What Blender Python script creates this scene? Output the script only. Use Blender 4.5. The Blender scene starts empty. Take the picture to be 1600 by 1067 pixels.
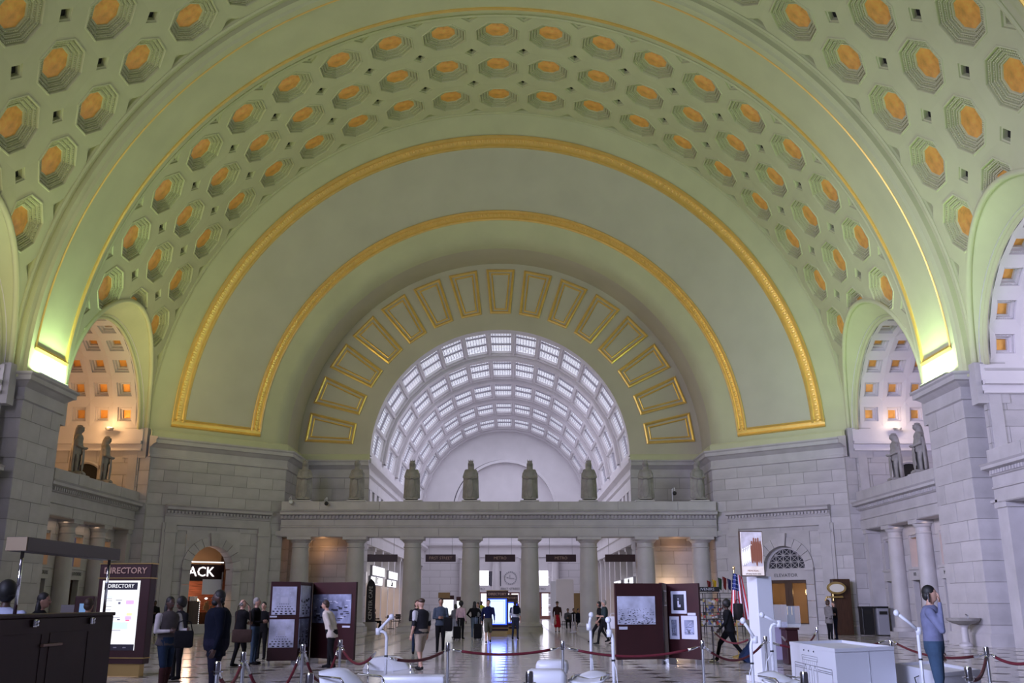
import bpy, bmesh, math, random
from math import sin, cos, pi, radians, sqrt, atan, tan, atan2
from mathutils import Vector, Matrix
random.seed(7)
C = bpy.context.scene.collection
SC = bpy.context.scene
# ---------------------------------------------------------------- camera, world, lights, exposure
EYE = 1.7; PITCH = radians(15.18); FPX = 1500.0
cd = bpy.data.cameras.new('camera'); cam = bpy.data.objects.new('camera', cd); C.objects.link(cam)
cd.sensor_width = 36; cd.lens = FPX / 1600 * 36; cd.clip_end = 400
cam.location = (0, 0, EYE); cam.rotation_euler = (pi / 2 + PITCH, 0, 0); SC.camera = cam
SC.view_settings.view_transform = 'Standard'; SC.view_settings.look = 'None'
SC.view_settings.gamma = 1; SC.view_settings.use_curve_mapping = False
SC.view_settings.exposure = 0.0
w = bpy.data.worlds.new('daylight'); SC.world = w; w.use_nodes = True
w.node_tree.nodes['Background'].inputs[0].default_value = (0.62, 0.57, 0.84, 1)
w.node_tree.nodes['Background'].inputs[1].default_value = 0.08
AX = -0.8; HC = 11.1; R = 19.9            # hall axis, springing height, vault radius
def lamp(name, kind, loc, energy, color, size=1.0, target=None, sizey=None, spot=None, blend=.6):
    l = bpy.data.lights.new(name, kind); l.energy = energy; l.color = color
    o = bpy.data.objects.new(name, l); C.objects.link(o); o.location = loc
    if kind == 'AREA':
        l.size = size
        if sizey: l.shape = 'RECTANGLE'; l.size_y = sizey
    else:
        l.shadow_soft_size = size
    if kind == 'SPOT': l.spot_size = spot or radians(90); l.spot_blend = blend
    if target is not None:
        o.rotation_euler = (Vector(target) - Vector(loc)).to_track_quat('-Z', 'Y').to_euler()
    return o
GREEN = (0.62, 1.0, 0.42); OLIVE = (1.0, 0.93, 0.45); LILAC = (0.72, 0.68, 1.0); WARM = (1.0, 0.62, 0.3)
# daylight of the big south windows along the left side of the hall, then an added fill
wd_ = lamp('window_daylight', 'AREA', (AX - 19, 19, 13.5), 1500, (0.70, 0.68, 1.0), 10, (AX + 19.6, 41, 4), 6); wd_.data.spread = radians(62)
wd3 = lamp('window_daylight_wide', 'AREA', (AX - 19, 10, 14), 2000, (0.70, 0.66, 1.0), 18, (AX + 10, 55, 6), 6); wd3.data.spread = radians(110)
fg_fill = lamp('foreground_fill', 'AREA', (AX - 12, -6, 10), 1500, (0.60, 0.66, 1.0), 8, (9, 19, .5), 5); fg_fill.data.spread = radians(60)  # added fill lamp behind the camera, brightens the foreground; stands at no window
# lamps standing on the cornices, lighting the vault from both long sides
for s, e in ((-1, 1.0), (1, 1.1)):
    for yy in (20, 34, 48):
        lamp('cornice_uplight', 'AREA', (AX + s * 17.6, yy, 11.4), (190 if s > 0 else 240), (0.58, 1.0, 0.28) if s > 0 else (1.0, 0.96, 0.42), 6, (AX - s * 3, yy + 12, 31), 1.0)
    rl = lamp('rib_foot_lamp', 'AREA', (AX + s * 19.15, 40.95, 11.16), 330, (0.70, 1.0, 0.55), .2, sizey=2.9); rl.rotation_euler = (pi, radians(-4 * s), 0)
# ---------------------------------------------------------------- helpers
def slope(y): return tan(PITCH + atan((533 - y) / FPX))
def at(x, y, Y):
    """world point seen at pixel x, y of the 1600x1067 photo when it stands at distance Y"""
    ta = slope(y); return Vector(((x - 800) / FPX * (cos(PITCH) + ta * sin(PITCH)) * Y, Y, EYE + ta * Y))
def yfloor(y): return -EYE / slope(y)
class MB:
    def __init__(s): s.v = []; s.f = []; s.m = []; s.T = None
    def add(s, vs, fs, mi=0):
        n = len(s.v)
        if s.T is not None: vs = [s.T @ Vector(p) for p in vs]
        s.v += [tuple(p) for p in vs]; s.f += [tuple(n + i for i in f) for f in fs]; s.m += [mi] * len(fs)
        return s
    def box(s, c, d, rz=0, mi=0, taper=1.0):
        x, y, z = d[0] / 2, d[1] / 2, d[2] / 2; t = taper
        vs = [(-x, -y, -z), (x, -y, -z), (x, y, -z), (-x, y, -z), (-x * t, -y * t, z), (x * t, -y * t, z), (x * t, y * t, z), (-x * t, y * t, z)]
        M = Matrix.Translation(c) @ Matrix.Rotation(rz, 4, 'Z')
        return s.add([M @ Vector(p) for p in vs], [(0, 3, 2, 1), (4, 5, 6, 7), (0, 1, 5, 4), (1, 2, 6, 5), (2, 3, 7, 6), (3, 0, 4, 7)], mi)
    def bbox(s, c, d, b=.02, rz=0, mi=0):
        """box with chamfered edges"""
        bm = bmesh.new(); bmesh.ops.create_cube(bm, size=1)
        bmesh.ops.scale(bm, vec=d, verts=bm.verts)
        bmesh.ops.bevel(bm, geom=bm.edges[:] + bm.verts[:], offset=min(b, min(d) * .45), segments=2, profile=.5, affect='EDGES')
        M = Matrix.Translation(c) @ Matrix.Rotation(rz, 4, 'Z')
        bm.verts.index_update()
        s.add([M @ v.co for v in bm.verts], [[v.index for v in f.verts] for f in bm.faces], mi); bm.free(); return s
    def lathe(s, prof, c=(0, 0, 0), n=20, mi=0, sx=1, sy=1):
        vs = []; fs = []
        for (r, z) in prof:
            for k in range(n):
                a = 2 * pi * k / n; vs.append((c[0] + r * cos(a) * sx, c[1] + r * sin(a) * sy, c[2] + z))
        m = len(prof)
        for i in range(m - 1):
            for k in range(n):
                k2 = (k + 1) % n; fs.append((i * n + k, i * n + k2, (i + 1) * n + k2, (i + 1) * n + k))
        fs.append(tuple(reversed(range(n)))); fs.append(tuple((m - 1) * n + k for k in range(n)))
        return s.add(vs, fs, mi)
    def tube(s, pts, r, n=8, mi=0, cap=True):
        pts = [Vector(p) for p in pts]; rs = r if isinstance(r, (list, tuple)) else [r] * len(pts)
        vs = []; fs = []; up = None
        for i, p in enumerate(pts):
            d = (pts[min(i + 1, len(pts) - 1)] - pts[max(i - 1, 0)])
            d = d.normalized() if d.length > 1e-9 else Vector((0, 0, 1))
            if up is None: up = Vector((0, 0, 1)) if abs(d.z) < .9 else Vector((1, 0, 0))
            a = d.cross(up).normalized(); b = a.cross(d).normalized(); up = b
            for k in range(n):
                t = 2 * pi * k / n; vs.append(p + (a * cos(t) + b * sin(t)) * rs[i])
        for i in range(len(pts) - 1):
            for k in range(n):
                k2 = (k + 1) % n; fs.append((i * n + k, (i + 1) * n + k, (i + 1) * n + k2, i * n + k2))
        if cap: fs.append(tuple(range(n))); fs.append(tuple(reversed([(len(pts) - 1) * n + k for k in range(n)])))
        return s.add(vs, fs, mi)
    def grid(s, fn, us, vs_, mi=0, flip=False):
        pts = [fn(u, v) for u in us for v in vs_]; m = len(vs_); fs = []
        for i in range(len(us) - 1):
            for j in range(m - 1):
                q = (i * m + j, i * m + j + 1, (i + 1) * m + j + 1, (i + 1) * m + j)
                fs.append(tuple(reversed(q)) if flip else q)
        return s.add(pts, fs, mi)
    def prism(s, poly, y0, y1, mi=0):
        """polygon in x,z extruded along y"""
        n = len(poly); vs = [(p[0], y0, p[1]) for p in poly] + [(p[0], y1, p[1]) for p in poly]
        fs = [tuple(range(n)), tuple(reversed(range(n, 2 * n)))] + [(i, i + n, (i + 1) % n + n, (i + 1) % n) for i in range(n)]
        return s.add(vs, fs, mi)
    def ell(s, c, r, n=12, m=8, mi=0):
        prof = [(max(1e-4, sin(pi * i / m)), -cos(pi * i / m)) for i in range(m + 1)]
        vs = []; fs = []
        for (q, z) in prof:
            for k in range(n):
                a = 2 * pi * k / n; vs.append((c[0] + q * cos(a) * r[0], c[1] + q * sin(a) * r[1], c[2] + z * r[2]))
        for i in range(m):
            for k in range(n):
                k2 = (k + 1) % n; fs.append((i * n + k, i * n + k2, (i + 1) * n + k2, (i + 1) * n + k))
        return s.add(vs, fs, mi)
    def mesh(s, name, mats, smooth=False, fixn=False):
        me = bpy.data.meshes.new(name); me.from_pydata(s.v, [], s.f)
        for m in (mats if isinstance(mats, (list, tuple)) else [mats]): me.materials.append(m)
        if isinstance(mats, (list, tuple)) and len(mats) > 1: me.polygons.foreach_set('material_index', s.m)
        me.validate()
        if fixn:
            bm = bmesh.new(); bm.from_mesh(me); bmesh.ops.remove_doubles(bm, verts=bm.verts, dist=1e-5)
            bmesh.ops.recalc_face_normals(bm, faces=bm.faces); bm.to_mesh(me); bm.free()
        if smooth:
            me.polygons.foreach_set('use_smooth', [True] * len(me.polygons))
            if smooth != True: me.set_sharp_from_angle(angle=radians(smooth))
        me.update(); return me
def link(name, me, parent=None, loc=None, rot=None, scale=None, **kw):
    o = bpy.data.objects.new(name, me); C.objects.link(o)
    if parent is not None: o.parent = parent
    if loc is not None: o.location = loc
    if rot is not None: o.rotation_euler = rot
    if scale is not None: o.scale = scale
    for k, v in kw.items(): o[k] = v
    return o
def obj(name, mb, mats, parent=None, smooth=False, fixn=False, **kw):
    return link(name, mb.mesh(name, mats, smooth, fixn), parent, **kw)
def thing(name, label, cat, loc=(0, 0, 0), rz=0, group=None):
    o = bpy.data.objects.new(name, None); C.objects.link(o); o.location = loc; o.rotation_euler = (0, 0, rz)
    o.empty_display_size = .2; o['label'] = label; o['category'] = cat
    if group: o['group'] = group
    return o
def tag(o, label, cat, group=None):
    o['label'] = label; o['category'] = cat
    if group: o['group'] = group
    return o
def struct(name, label=None):
    o = bpy.data.objects.new(name, None); C.objects.link(o); o['kind'] = 'structure'
    if label: o['label'] = label
    return o
def dup(o, loc=None, rz=None, label=None, parent=None, scale=None):
    c = o.copy(); C.objects.link(c)
    if parent is not None: c.parent = parent
    if loc is not None: c.location = loc
    if rz is not None: c.rotation_euler = (0, 0, rz)
    if scale is not None: c.scale = scale
    if label: c['label'] = label
    for ch in KIDS.get(o.name, ()) or [x for x in o.children]: dup(ch, parent=c)
    return c
KIDS = {}
def text(parent, s, loc, size, mat, rot=(pi / 2, 0, 0), name='lettering', align='CENTER', ext=.004, xs=1.0, bold=0):
    cu = bpy.data.curves.new(name, 'FONT'); cu.body = s; cu.size = size; cu.align_x = align; cu.align_y = 'CENTER'; cu.extrude = ext; cu.resolution_u = 2; cu.offset = bold
    o = bpy.data.objects.new(name, cu); C.objects.link(o); me = bpy.data.meshes.new_from_object(o.evaluated_get(bpy.context.evaluated_depsgraph_get()))
    bpy.data.objects.remove(o); me.materials.clear(); me.materials.append(mat); o = bpy.data.objects.new(name, me); C.objects.link(o); o.parent = parent; o.location = loc; o.rotation_euler = rot; o.scale = (xs, 1, 1)
    return o
# ---------------------------------------------------------------- materials
def mat(name, col, rough=.6, metal=0, noise=0, nscale=5, bump=0, bscale=40, emit=None, es=0, alpha=None, spec=None, rnd=0, coat=0, streak=None, trans=0):
    m = bpy.data.materials.new(name); m.use_nodes = True; nt = m.node_tree; b = nt.nodes['Principled BSDF']
    b.inputs['Base Color'].default_value = (*col, 1); b.inputs['Roughness'].default_value = rough; b.inputs['Metallic'].default_value = metal
    if spec is not None: b.inputs['Specular IOR Level'].default_value = spec
    if coat: b.inputs['Coat Weight'].default_value = coat
    if trans: b.inputs['Transmission Weight'].default_value = trans
    src = None
    tc = nt.nodes.new('ShaderNodeTexCoord')
    if noise:
        n = nt.nodes.new('ShaderNodeTexNoise'); n.inputs['Scale'].default_value = nscale; n.inputs['Detail'].default_value = 6
        nt.links.new(tc.outputs['Object'], n.inputs['Vector'])
        if streak:
            mp = nt.nodes.new('ShaderNodeMapping'); mp.inputs['Scale'].default_value = streak
            nt.links.new(tc.outputs['Object'], mp.inputs[0]); nt.links.new(mp.outputs[0], n.inputs['Vector'])
        r = nt.nodes.new('ShaderNodeMapRange'); r.inputs[1].default_value = .3; r.inputs[2].default_value = .7; r.inputs[3].default_value = 1 - noise; r.inputs[4].default_value = 1 + noise
        nt.links.new(n.outputs[0], r.inputs[0]); src = r.outputs[0]
    if rnd:
        oi = nt.nodes.new('ShaderNodeObjectInfo'); r2 = nt.nodes.new('ShaderNodeMapRange'); r2.inputs[3].default_value = 1 - rnd; r2.inputs[4].default_value = 1 + rnd
        nt.links.new(oi.outputs['Random'], r2.inputs[0])
        if src is None: src = r2.outputs[0]
        else:
            mm = nt.nodes.new('ShaderNodeMath'); mm.operation = 'MULTIPLY'; nt.links.new(src, mm.inputs[0]); nt.links.new(r2.outputs[0], mm.inputs[1]); src = mm.outputs[0]
    if src is not None:
        vm = nt.nodes.new('ShaderNodeVectorMath'); vm.operation = 'SCALE'; vm.inputs[0].default_value = col
        nt.links.new(src, vm.inputs['Scale']); nt.links.new(vm.outputs[0], b.inputs['Base Color'])
    if bump:
        n2 = nt.nodes.new('ShaderNodeTexNoise'); n2.inputs['Scale'].default_value = bscale; n2.inputs['Detail'].default_value = 4
        nt.links.new(tc.outputs['Object'], n2.inputs['Vector'])
        bp = nt.nodes.new('ShaderNodeBump'); bp.inputs['Strength'].default_value = bump; bp.inputs['Distance'].default_value = .02
        nt.links.new(n2.outputs[0], bp.inputs['Height']); nt.links.new(bp.outputs[0], b.inputs['Normal'])
    if emit: b.inputs['Emission Color'].default_value = (*emit, 1); b.inputs['Emission Strength'].default_value = es
    if alpha is not None: b.inputs['Alpha'].default_value = alpha
    return m
M = {}
M['plaster'] = mat('painted_plaster', (.55, .56, .36), .7, noise=.05, nscale=.6, bump=.15, bscale=3)
M['panelpaint'] = mat('grey_painted_plaster', (.52, .51, .41), .7, noise=.05, nscale=.5)
M['recess'] = mat('recess_plaster', (.53, .50, .40), .7, noise=.06, nscale=.4)
M['white'] = mat('white_plaster', (.70, .67, .70), .6, noise=.04, nscale=.8)
M['gold'] = mat('gold_leaf', (1.0, .52, .13), .38, .5, noise=.22, nscale=3, bump=.5, bscale=9)
M['goldband'] = mat('gilded_moulding', (.92, .64, .20), .32, .6, noise=.05, nscale=2)
M['stone'] = mat('granite', (.47, .45, .465), .55, noise=.1, nscale=1.3, bump=.2, bscale=30, rnd=.09)
M['joint'] = mat('stone_joint', (.26, .25, .24), .8)
M['stoned'] = mat('granite_dressed', (.48, .46, .475), .55, noise=.1, nscale=1.1, bump=.15, bscale=20)
M['statue'] = mat('statue_stone', (.30, .285, .275), .7, noise=.22, nscale=3, bump=.4, bscale=15)
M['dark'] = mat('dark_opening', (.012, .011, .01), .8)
M['marble'] = mat('white_marble', (.56, .53, .50), .13, noise=.12, nscale=2.2, rnd=.07, spec=.6)
M['marbled'] = mat('dark_marble', (.035, .02, .018), .35, noise=.2, nscale=3)
M['maroon'] = mat('maroon_panel', (.030, .006, .008), .45, noise=.15, nscale=3)
M['mahog'] = mat('mahogany', (.018, .004, .006), .5, spec=.25, noise=.3, nscale=2, streak=(1, 1, .12))
M['wood'] = mat('dark_wood', (.06, .028, .016), .35, noise=.3, nscale=4, streak=(6, 6, .5))
M['brass'] = mat('brass', (.75, .55, .22), .28, .9)
M['chrome'] = mat('polished_steel', (.75, .76, .8), .12, 1)
M['steel'] = mat('brushed_steel', (.42, .42, .44), .35, .9)
M['rope'] = mat('velvet_rope', (.11, .004, .014), .75, bump=.3, bscale=60)
M['wp'] = mat('white_laminate', (.68, .69, .76), .4)
M['whiteplastic'] = mat('white_plastic', (.66, .67, .73), .35)
M['grey'] = mat('grey_paint', (.30, .30, .34), .5)
M['glass'] = mat('clear_glass', (.75, .85, .95), .05, alpha=.22)
M['black'] = mat('black_plastic', (.012, .012, .014), .4)
M['warmwall'] = mat('lit_cream_wall', (.70, .52, .32), .6, noise=.08, nscale=1)
M['lampglow'] = mat('lamp_glow', (1, .8, .5), .5, emit=(1, .62, .28), es=14)
M['greenglow'] = mat('green_lamp_glow', (.8, 1, .6), .5, emit=(.62, 1, .45), es=10)
M['skypane'] = mat('daylit_pane', (.8, .8, .9), .4, emit=(.84, .87, 1.0), es=1.3)
M['daypane'] = mat('bright_window_pane', (.8, .8, .9), .4, emit=(.88, .85, 1.0), es=2.4)
M['screenblue'] = mat('blue_white_screen', (.1, .1, .2), .3, emit=(.55, .68, 1.0), es=1.6)
M['screenedge'] = mat('blue_screen_edge', (.02, .03, .4), .3, emit=(.02, .06, 1.0), es=4)
M['screenwhite'] = mat('white_screen', (.2, .2, .2), .3, emit=(.93, .95, 1.0), es=1.15)
M['signwhite'] = mat('backlit_sign', (.3, .3, .3), .3, emit=(1, .98, 1.0), es=1.5)
M['neon'] = mat('neon_letters', (.3, .3, .3), .3, emit=(1, .9, .9), es=2.0)
M['ink'] = mat('ink', (.02, .02, .035), .6)
M['inkgrey'] = mat('grey_ink', (.3, .3, .36), .6)
M['bronze'] = mat('bronze_letter', (.42, .27, .2), .5)
M['engr'] = mat('engraved_letter', (.10, .10, .10), .8)
# ================================================================ ARCHITECTURE
def V(t, y, d=0, rr=None): r = (R if rr is None else rr) + d; return (AX + r * sin(t), y, HC + r * cos(t))
XO = 20.3; RO = 4.9; KC = 1.6 / 2.2         # side opening plane, its radius, splay
def cone_g(p, yc):                           # < 0 inside the splayed side opening
    ux = abs(p[0] - AX); rr = RO + KC * (XO - ux)
    dz = p[2] - HC
    if dz < 0: return abs(p[1] - yc) - rr
    return sqrt((p[1] - yc) ** 2 + dz * dz) - rr
def clip(mb, yc):
    """keep what lies outside the side openings"""
    out = MB()
    for f, mi in zip(mb.f, mb.m):
        P = [Vector(mb.v[i]) for i in f]; G = [cone_g(p, yc) for p in P]
        if min(G) >= 0: out.add(P, [tuple(range(len(P)))], mi); continue
        if max(G) <= 0: continue
        Q = []
        for i in range(len(P)):
            a, b, ga, gb = P[i], P[(i + 1) % len(P)], G[i], G[(i + 1) % len(P)]
            if ga >= 0: Q.append(a)
            if (ga < 0) != (gb < 0):
                t = ga / (ga - gb); Q.append(a + (b - a) * t)
        if len(Q) >= 3: out.add(Q, [tuple(range(len(Q)))], mi)
    return out
def subdiv(mb, n=2):
    for _ in range(n):
        o = MB()
        for f, mi in zip(mb.f, mb.m):
            P = [Vector(mb.v[i]) for i in f]; c = sum(P, Vector()) / len(P); k = len(P)
            E = [(P[i] + P[(i + 1) % k]) / 2 for i in range(k)]
            if k == 3: o.add(P + E, [(0, 3, 5), (3, 1, 4), (5, 4, 2), (3, 4, 5)], mi)
            else: o.add(P + E + [c], [(i, k + i, 2 * k, k + (i - 1) % k) for i in range(k)], mi)
        mb = o
    return mb
HU = radians(4.1); HV = 1.675
def cpt(a, b, d): t = a / R; return ((R + d) * sin(t), b, (R + d) * cos(t))   # a: metres along the arc, b: metres along the hall
AU = R * HU
def octa(r): return [(r * 1.0824 * cos(radians(22.5 + 45 * k)), r * 1.0824 * sin(radians(22.5 + 45 * k))) for k in range(8)]
def cell_plate(lo, hi):
    """lo/hi: this cell's edge at low/high distance borders a plain band (triangle notches)"""
    mb = MB(); q = .40; qt = .52; O = octa(1.08)
    quad = {0: (1, 1), 1: (-1, 1), 2: (-1, -1), 3: (1, -1)}
    cn = []
    for k in range(4):
        su, sv = quad[k]; tri = (sv > 0 and hi) or (sv < 0 and lo); e = qt if tri else q
        pu = (su * AU, sv * (HV - e)); pv = (su * (AU - e), sv * HV)
        cn.append([pu, None, pv] if k in (0, 2) else [pv, None, pu])
    for k in range(4):
        o1, o2 = O[2 * k], O[2 * k + 1]
        a, i, b = cn[k]
        poly = [o1, a] + ([i] if i else []) + [b, o2]
        mb.add([cpt(*p, 0) for p in poly], [tuple(reversed(range(len(poly))))])
        o3 = O[(2 * k + 2) % 8]; nx = cn[(k + 1) % 4]
        poly = [o2, b, nx[0], o3]
        mb.add([cpt(*p, 0) for p in poly], [(3, 2, 1, 0)])
    rings = [(1.08, 0), (1.07, .10), (.93, .10), (.92, .19), (.79, .19), (.78, .27), (.62, .275), (.60, .33)]
    for (r0, d0), (r1, d1) in zip(rings, rings[1:]):
        A, B = octa(r0), octa(r1)
        for k in range(8):
            k2 = (k + 1) % 8
            mb.add([cpt(*A[k], d0), cpt(*A[k2], d0), cpt(*B[k2], d1), cpt(*B[k], d1)], [(0, 3, 2, 1)])
    rim = [(1.17, -.0), (1.15, -.035), (1.1, -.035), (1.08, 0)]
    for (r0, d0), (r1, d1) in zip(rim, rim[1:]):
        A, B = octa(r0), octa(r1)
        for k in range(8):
            k2 = (k + 1) % 8; mb.add([cpt(*A[k], d0), cpt(*A[k2], d0), cpt(*B[k2], d1), cpt(*B[k], d1)], [(0, 3, 2, 1)])
    return mb
def gold_mb():
    mb = MB(); A = octa(.605); B = octa(.3)
    for k in range(8):
        k2 = (k + 1) % 8
        mb.add([cpt(*A[k], .325), cpt(*A[k2], .325), cpt(*B[k2], .295), cpt(*B[k], .295)], [(0, 3, 2, 1)])
    mb.add([cpt(*B[k], .295) for k in range(8)] + [cpt(0, 0, .275)], [(8, (k + 1) % 8, k) for k in range(8)]); return mb
def bead_mb():
    mb = MB()
    for rr, d, n in ((1.0, .10, 9), (.855, .19, 8), (.70, .272, 7)):
        A = octa(rr)
        for k in range(8):
            a, b = A[k], A[(k + 1) % 8]; an = atan2(b[1] - a[1], b[0] - a[0])
            for j in range(n):
                t = (j + .5) / n; u, v = a[0] + (b[0] - a[0]) * t, a[1] + (b[1] - a[1]) * t
                h = .028; cs, sn = cos(an) * h, sin(an) * h
                B = [(u - cs + sn * .9, v - sn - cs * .9), (u + cs + sn * .9, v + sn - cs * .9), (u + cs - sn * .9, v + sn + cs * .9), (u - cs - sn * .9, v - sn + cs * .9)]
                mb.add([cpt(*p, d) for p in B] + [cpt(*p, d - .055) for p in B], [(4, 7, 6, 5), (0, 4, 5, 1), (1, 5, 6, 2), (2, 6, 7, 3), (3, 7, 4, 0)])
    return mb
def small_mb(kind):
    mb = MB()
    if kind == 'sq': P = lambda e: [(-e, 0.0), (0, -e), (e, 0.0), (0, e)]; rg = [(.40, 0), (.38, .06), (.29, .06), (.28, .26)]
    elif kind == 'hi': P = lambda e: [(-e, 0.0), (0, -e), (e, 0.0)]; rg = [(.52, 0), (.47, .08), (.33, .08), (.28, .22)]
    else: P = lambda e: [(-e, 0.0), (e, 0.0), (0, e)]; rg = [(.52, 0), (.47, .08), (.33, .08), (.28, .22)]
    off = {'sq': 0, 'hi': -.03, 'lo': .03}[kind]
    for (e0, d0), (e1, d1) in zip(rg, rg[1:]):
        A, B = P(e0), P(e1); n = len(A)
        oa = 0 if e0 > .5 or kind == 'sq' else off; ob = off
        for k in range(n):
            k2 = (k + 1) % n
            mb.add([cpt(A[k][0], A[k][1] + oa, d0), cpt(A[k2][0], A[k2][1] + oa, d0), cpt(B[k2][0], B[k2][1] + ob, d1), cpt(B[k][0], B[k][1] + ob, d1)], [(0, 3, 2, 1)])
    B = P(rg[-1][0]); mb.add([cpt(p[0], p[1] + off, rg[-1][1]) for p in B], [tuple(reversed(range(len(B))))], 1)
    return mb
def placed(mb, th, y):
    o = MB(); T = Matrix.Translation((AX, y, HC)) @ Matrix.Rotation(th, 4, 'Y')
    o.add([T @ Vector(p) for p in mb.v], mb.f); o.m = list(mb.m); return o
PL = {k: cell_plate(*k) for k in ((False, False), (True, False), (False, True))}
GM, BMb = gold_mb(), bead_mb(); SM = {k: small_mb(k) for k in ('sq', 'hi', 'lo')}
me_pl = {k: v.mesh('coffer', M['plaster']) for k, v in PL.items()}
me_g = GM.mesh('gilded_medallion', M['gold']); me_b = BMb.mesh('bead_moulding', M['plaster'])
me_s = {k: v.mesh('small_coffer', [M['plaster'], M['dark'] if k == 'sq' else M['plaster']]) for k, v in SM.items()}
ceiling = struct('ceiling', 'great barrel vault with octagonal gilded coffers over the main hall')
KMAX = 10
def needclip(mb, yc): return min(cone_g(p, yc) for p in mb.v) < 0
for yc in (33.28, 48.62):
    for ri in (-1, 0, 1):
        y = yc + ri * 3.35; key = (ri == -1, ri == 1)
        for k in range(-KMAX, KMAX + 1):
            th = 2 * HU * k
            if yc < 40 and ri < 1 and abs(k) < 4: pass
            pm = placed(PL[key], th, y)
            if abs(k) > 4 and needclip(pm, yc):
                cm = clip(subdiv(pm, 1), yc)
                if len(cm.f) < 3: continue
                co = obj('coffer', cm, M['plaster'], ceiling)
                for nm, src, mt in (('gilded_medallion', GM, M['gold']), ('bead_moulding', BMb, M['plaster'])):
                    c2 = clip(placed(src, th, y), yc)
                    if len(c2.f) > 2:
                        g = obj(nm, c2, mt, co)
                        if nm[0] == 'b': g['kind'] = 'stuff'
            else:
                co = link('coffer', me_pl[key], ceiling, (AX, y, HC), (0, th, 0))
                link('gilded_medallion', me_g, co); link('bead_moulding', me_b, co, kind='stuff')
        for k in range(-KMAX, KMAX):
            th = 2 * HU * (k + .5)
            kinds = [('sq', y + HV)] if ri < 1 else [('hi', y + HV)]
            if ri == -1: kinds.append(('lo', y - HV))
            for kd, yy in kinds:
                pm = placed(SM[kd], th, yy)
                if needclip(pm, yc):
                    cm = clip(pm, yc)
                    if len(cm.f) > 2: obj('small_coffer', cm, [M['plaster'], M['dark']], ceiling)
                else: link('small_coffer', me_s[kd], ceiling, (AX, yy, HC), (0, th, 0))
# plain bands of the vault
def arcs(a0, a1, n): return [a0 + (a1 - a0) * i / n for i in range(n + 1)]
TH = 2 * HU * (KMAX + .5)
for y0, y1, yc in ((27.3, 33.28 - 1.5 * 3.35, 33.28), (33.28 + 1.5 * 3.35, 39.3, 33.28), (42.6, 48.62 - 1.5 * 3.35, 48.62), (48.62 + 1.5 * 3.35, 54.0, 48.62)):
    mb = MB(); mb.grid(lambda t, y: V(t, y), arcs(-pi / 2, pi / 2, 96), arcs(y0, y1, 2))
    obj('plain_band', clip(mb, yc), M['plaster'], ceiling, smooth=True)
for yc in (33.28, 48.62):
    for s in (-1, 1):
        mb = MB(); mb.grid(lambda t, y: V(s * t, y), arcs(TH, pi / 2 + .01, 3), arcs(yc - 5.03, yc + 5.03, 30))
        obj('plain_band', clip(mb, yc), M['plaster'], ceiling)
    for s in (-1, 1):                        # raised border line between coffers and band
        yy = yc + s * (1.5 * 3.35 + .12)
        mb = MB(); n = 96
        prof = [(-.12, .02), (-.12, -.05), (-.02, -.09), (.08, -.05), (.08, .02)]
        mb.grid(lambda t, q: V(t, yy + prof[q][0] * s, prof[q][1]), arcs(-pi / 2, pi / 2, n), range(5))
        obj('border_moulding', clip(mb, yc), M['plaster'], ceiling, smooth=40)
# ribs
RR = 19.5
def rib(y0, y1):
    mb = MB(); prof = [(y0 - .45, R - RR + .05), (y0 - .45, .18), (y0 - .2, .12), (y0 - .12, .0), (y0, 0), (y0 + .25, 0), (y0 + .3, .05), (y1 - .3, .05), (y1 - .25, 0), (y1, 0), (y1 + .08, .05), (y1 + .3, .15), (y1 + .3, R - RR + .05)]
    mb.grid(lambda t, q: V(t, prof[q][0], prof[q][1], RR), arcs(-pi / 2 - .02, pi / 2 + .02, 110), range(len(prof)))
    o = obj('rib', mb, M['plaster'], ceiling, smooth=35)
    t0 = .055
    for ya, wd in ((y0 + .3, .05), (y1 - .32, .09)):
        g = MB(); g.grid(lambda t, q: V(t, ya + (-wd, -wd, 0, wd, wd)[q], (.05, -.02, -.06, -.02, .05)[q], RR), arcs(-pi / 2 + t0, pi / 2 - t0, 110), range(5))
        obj('gilded_line', g, M['goldband'], o, smooth=40)
    for s in (-1, 1):
        g = MB(); g.grid(lambda y, q: V(s * (pi / 2 - t0 + (-.006, -.006, 0, .006, .006)[q]), y, (.05, -.02, -.06, -.02, .05)[q], RR), arcs(y0 + .2, y1 - .2, 2), range(5))
        obj('gilded_line', g, M['goldband'], o)
    return o
rib(39.2, 42.7); rib(23.8, 27.2)
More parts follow.
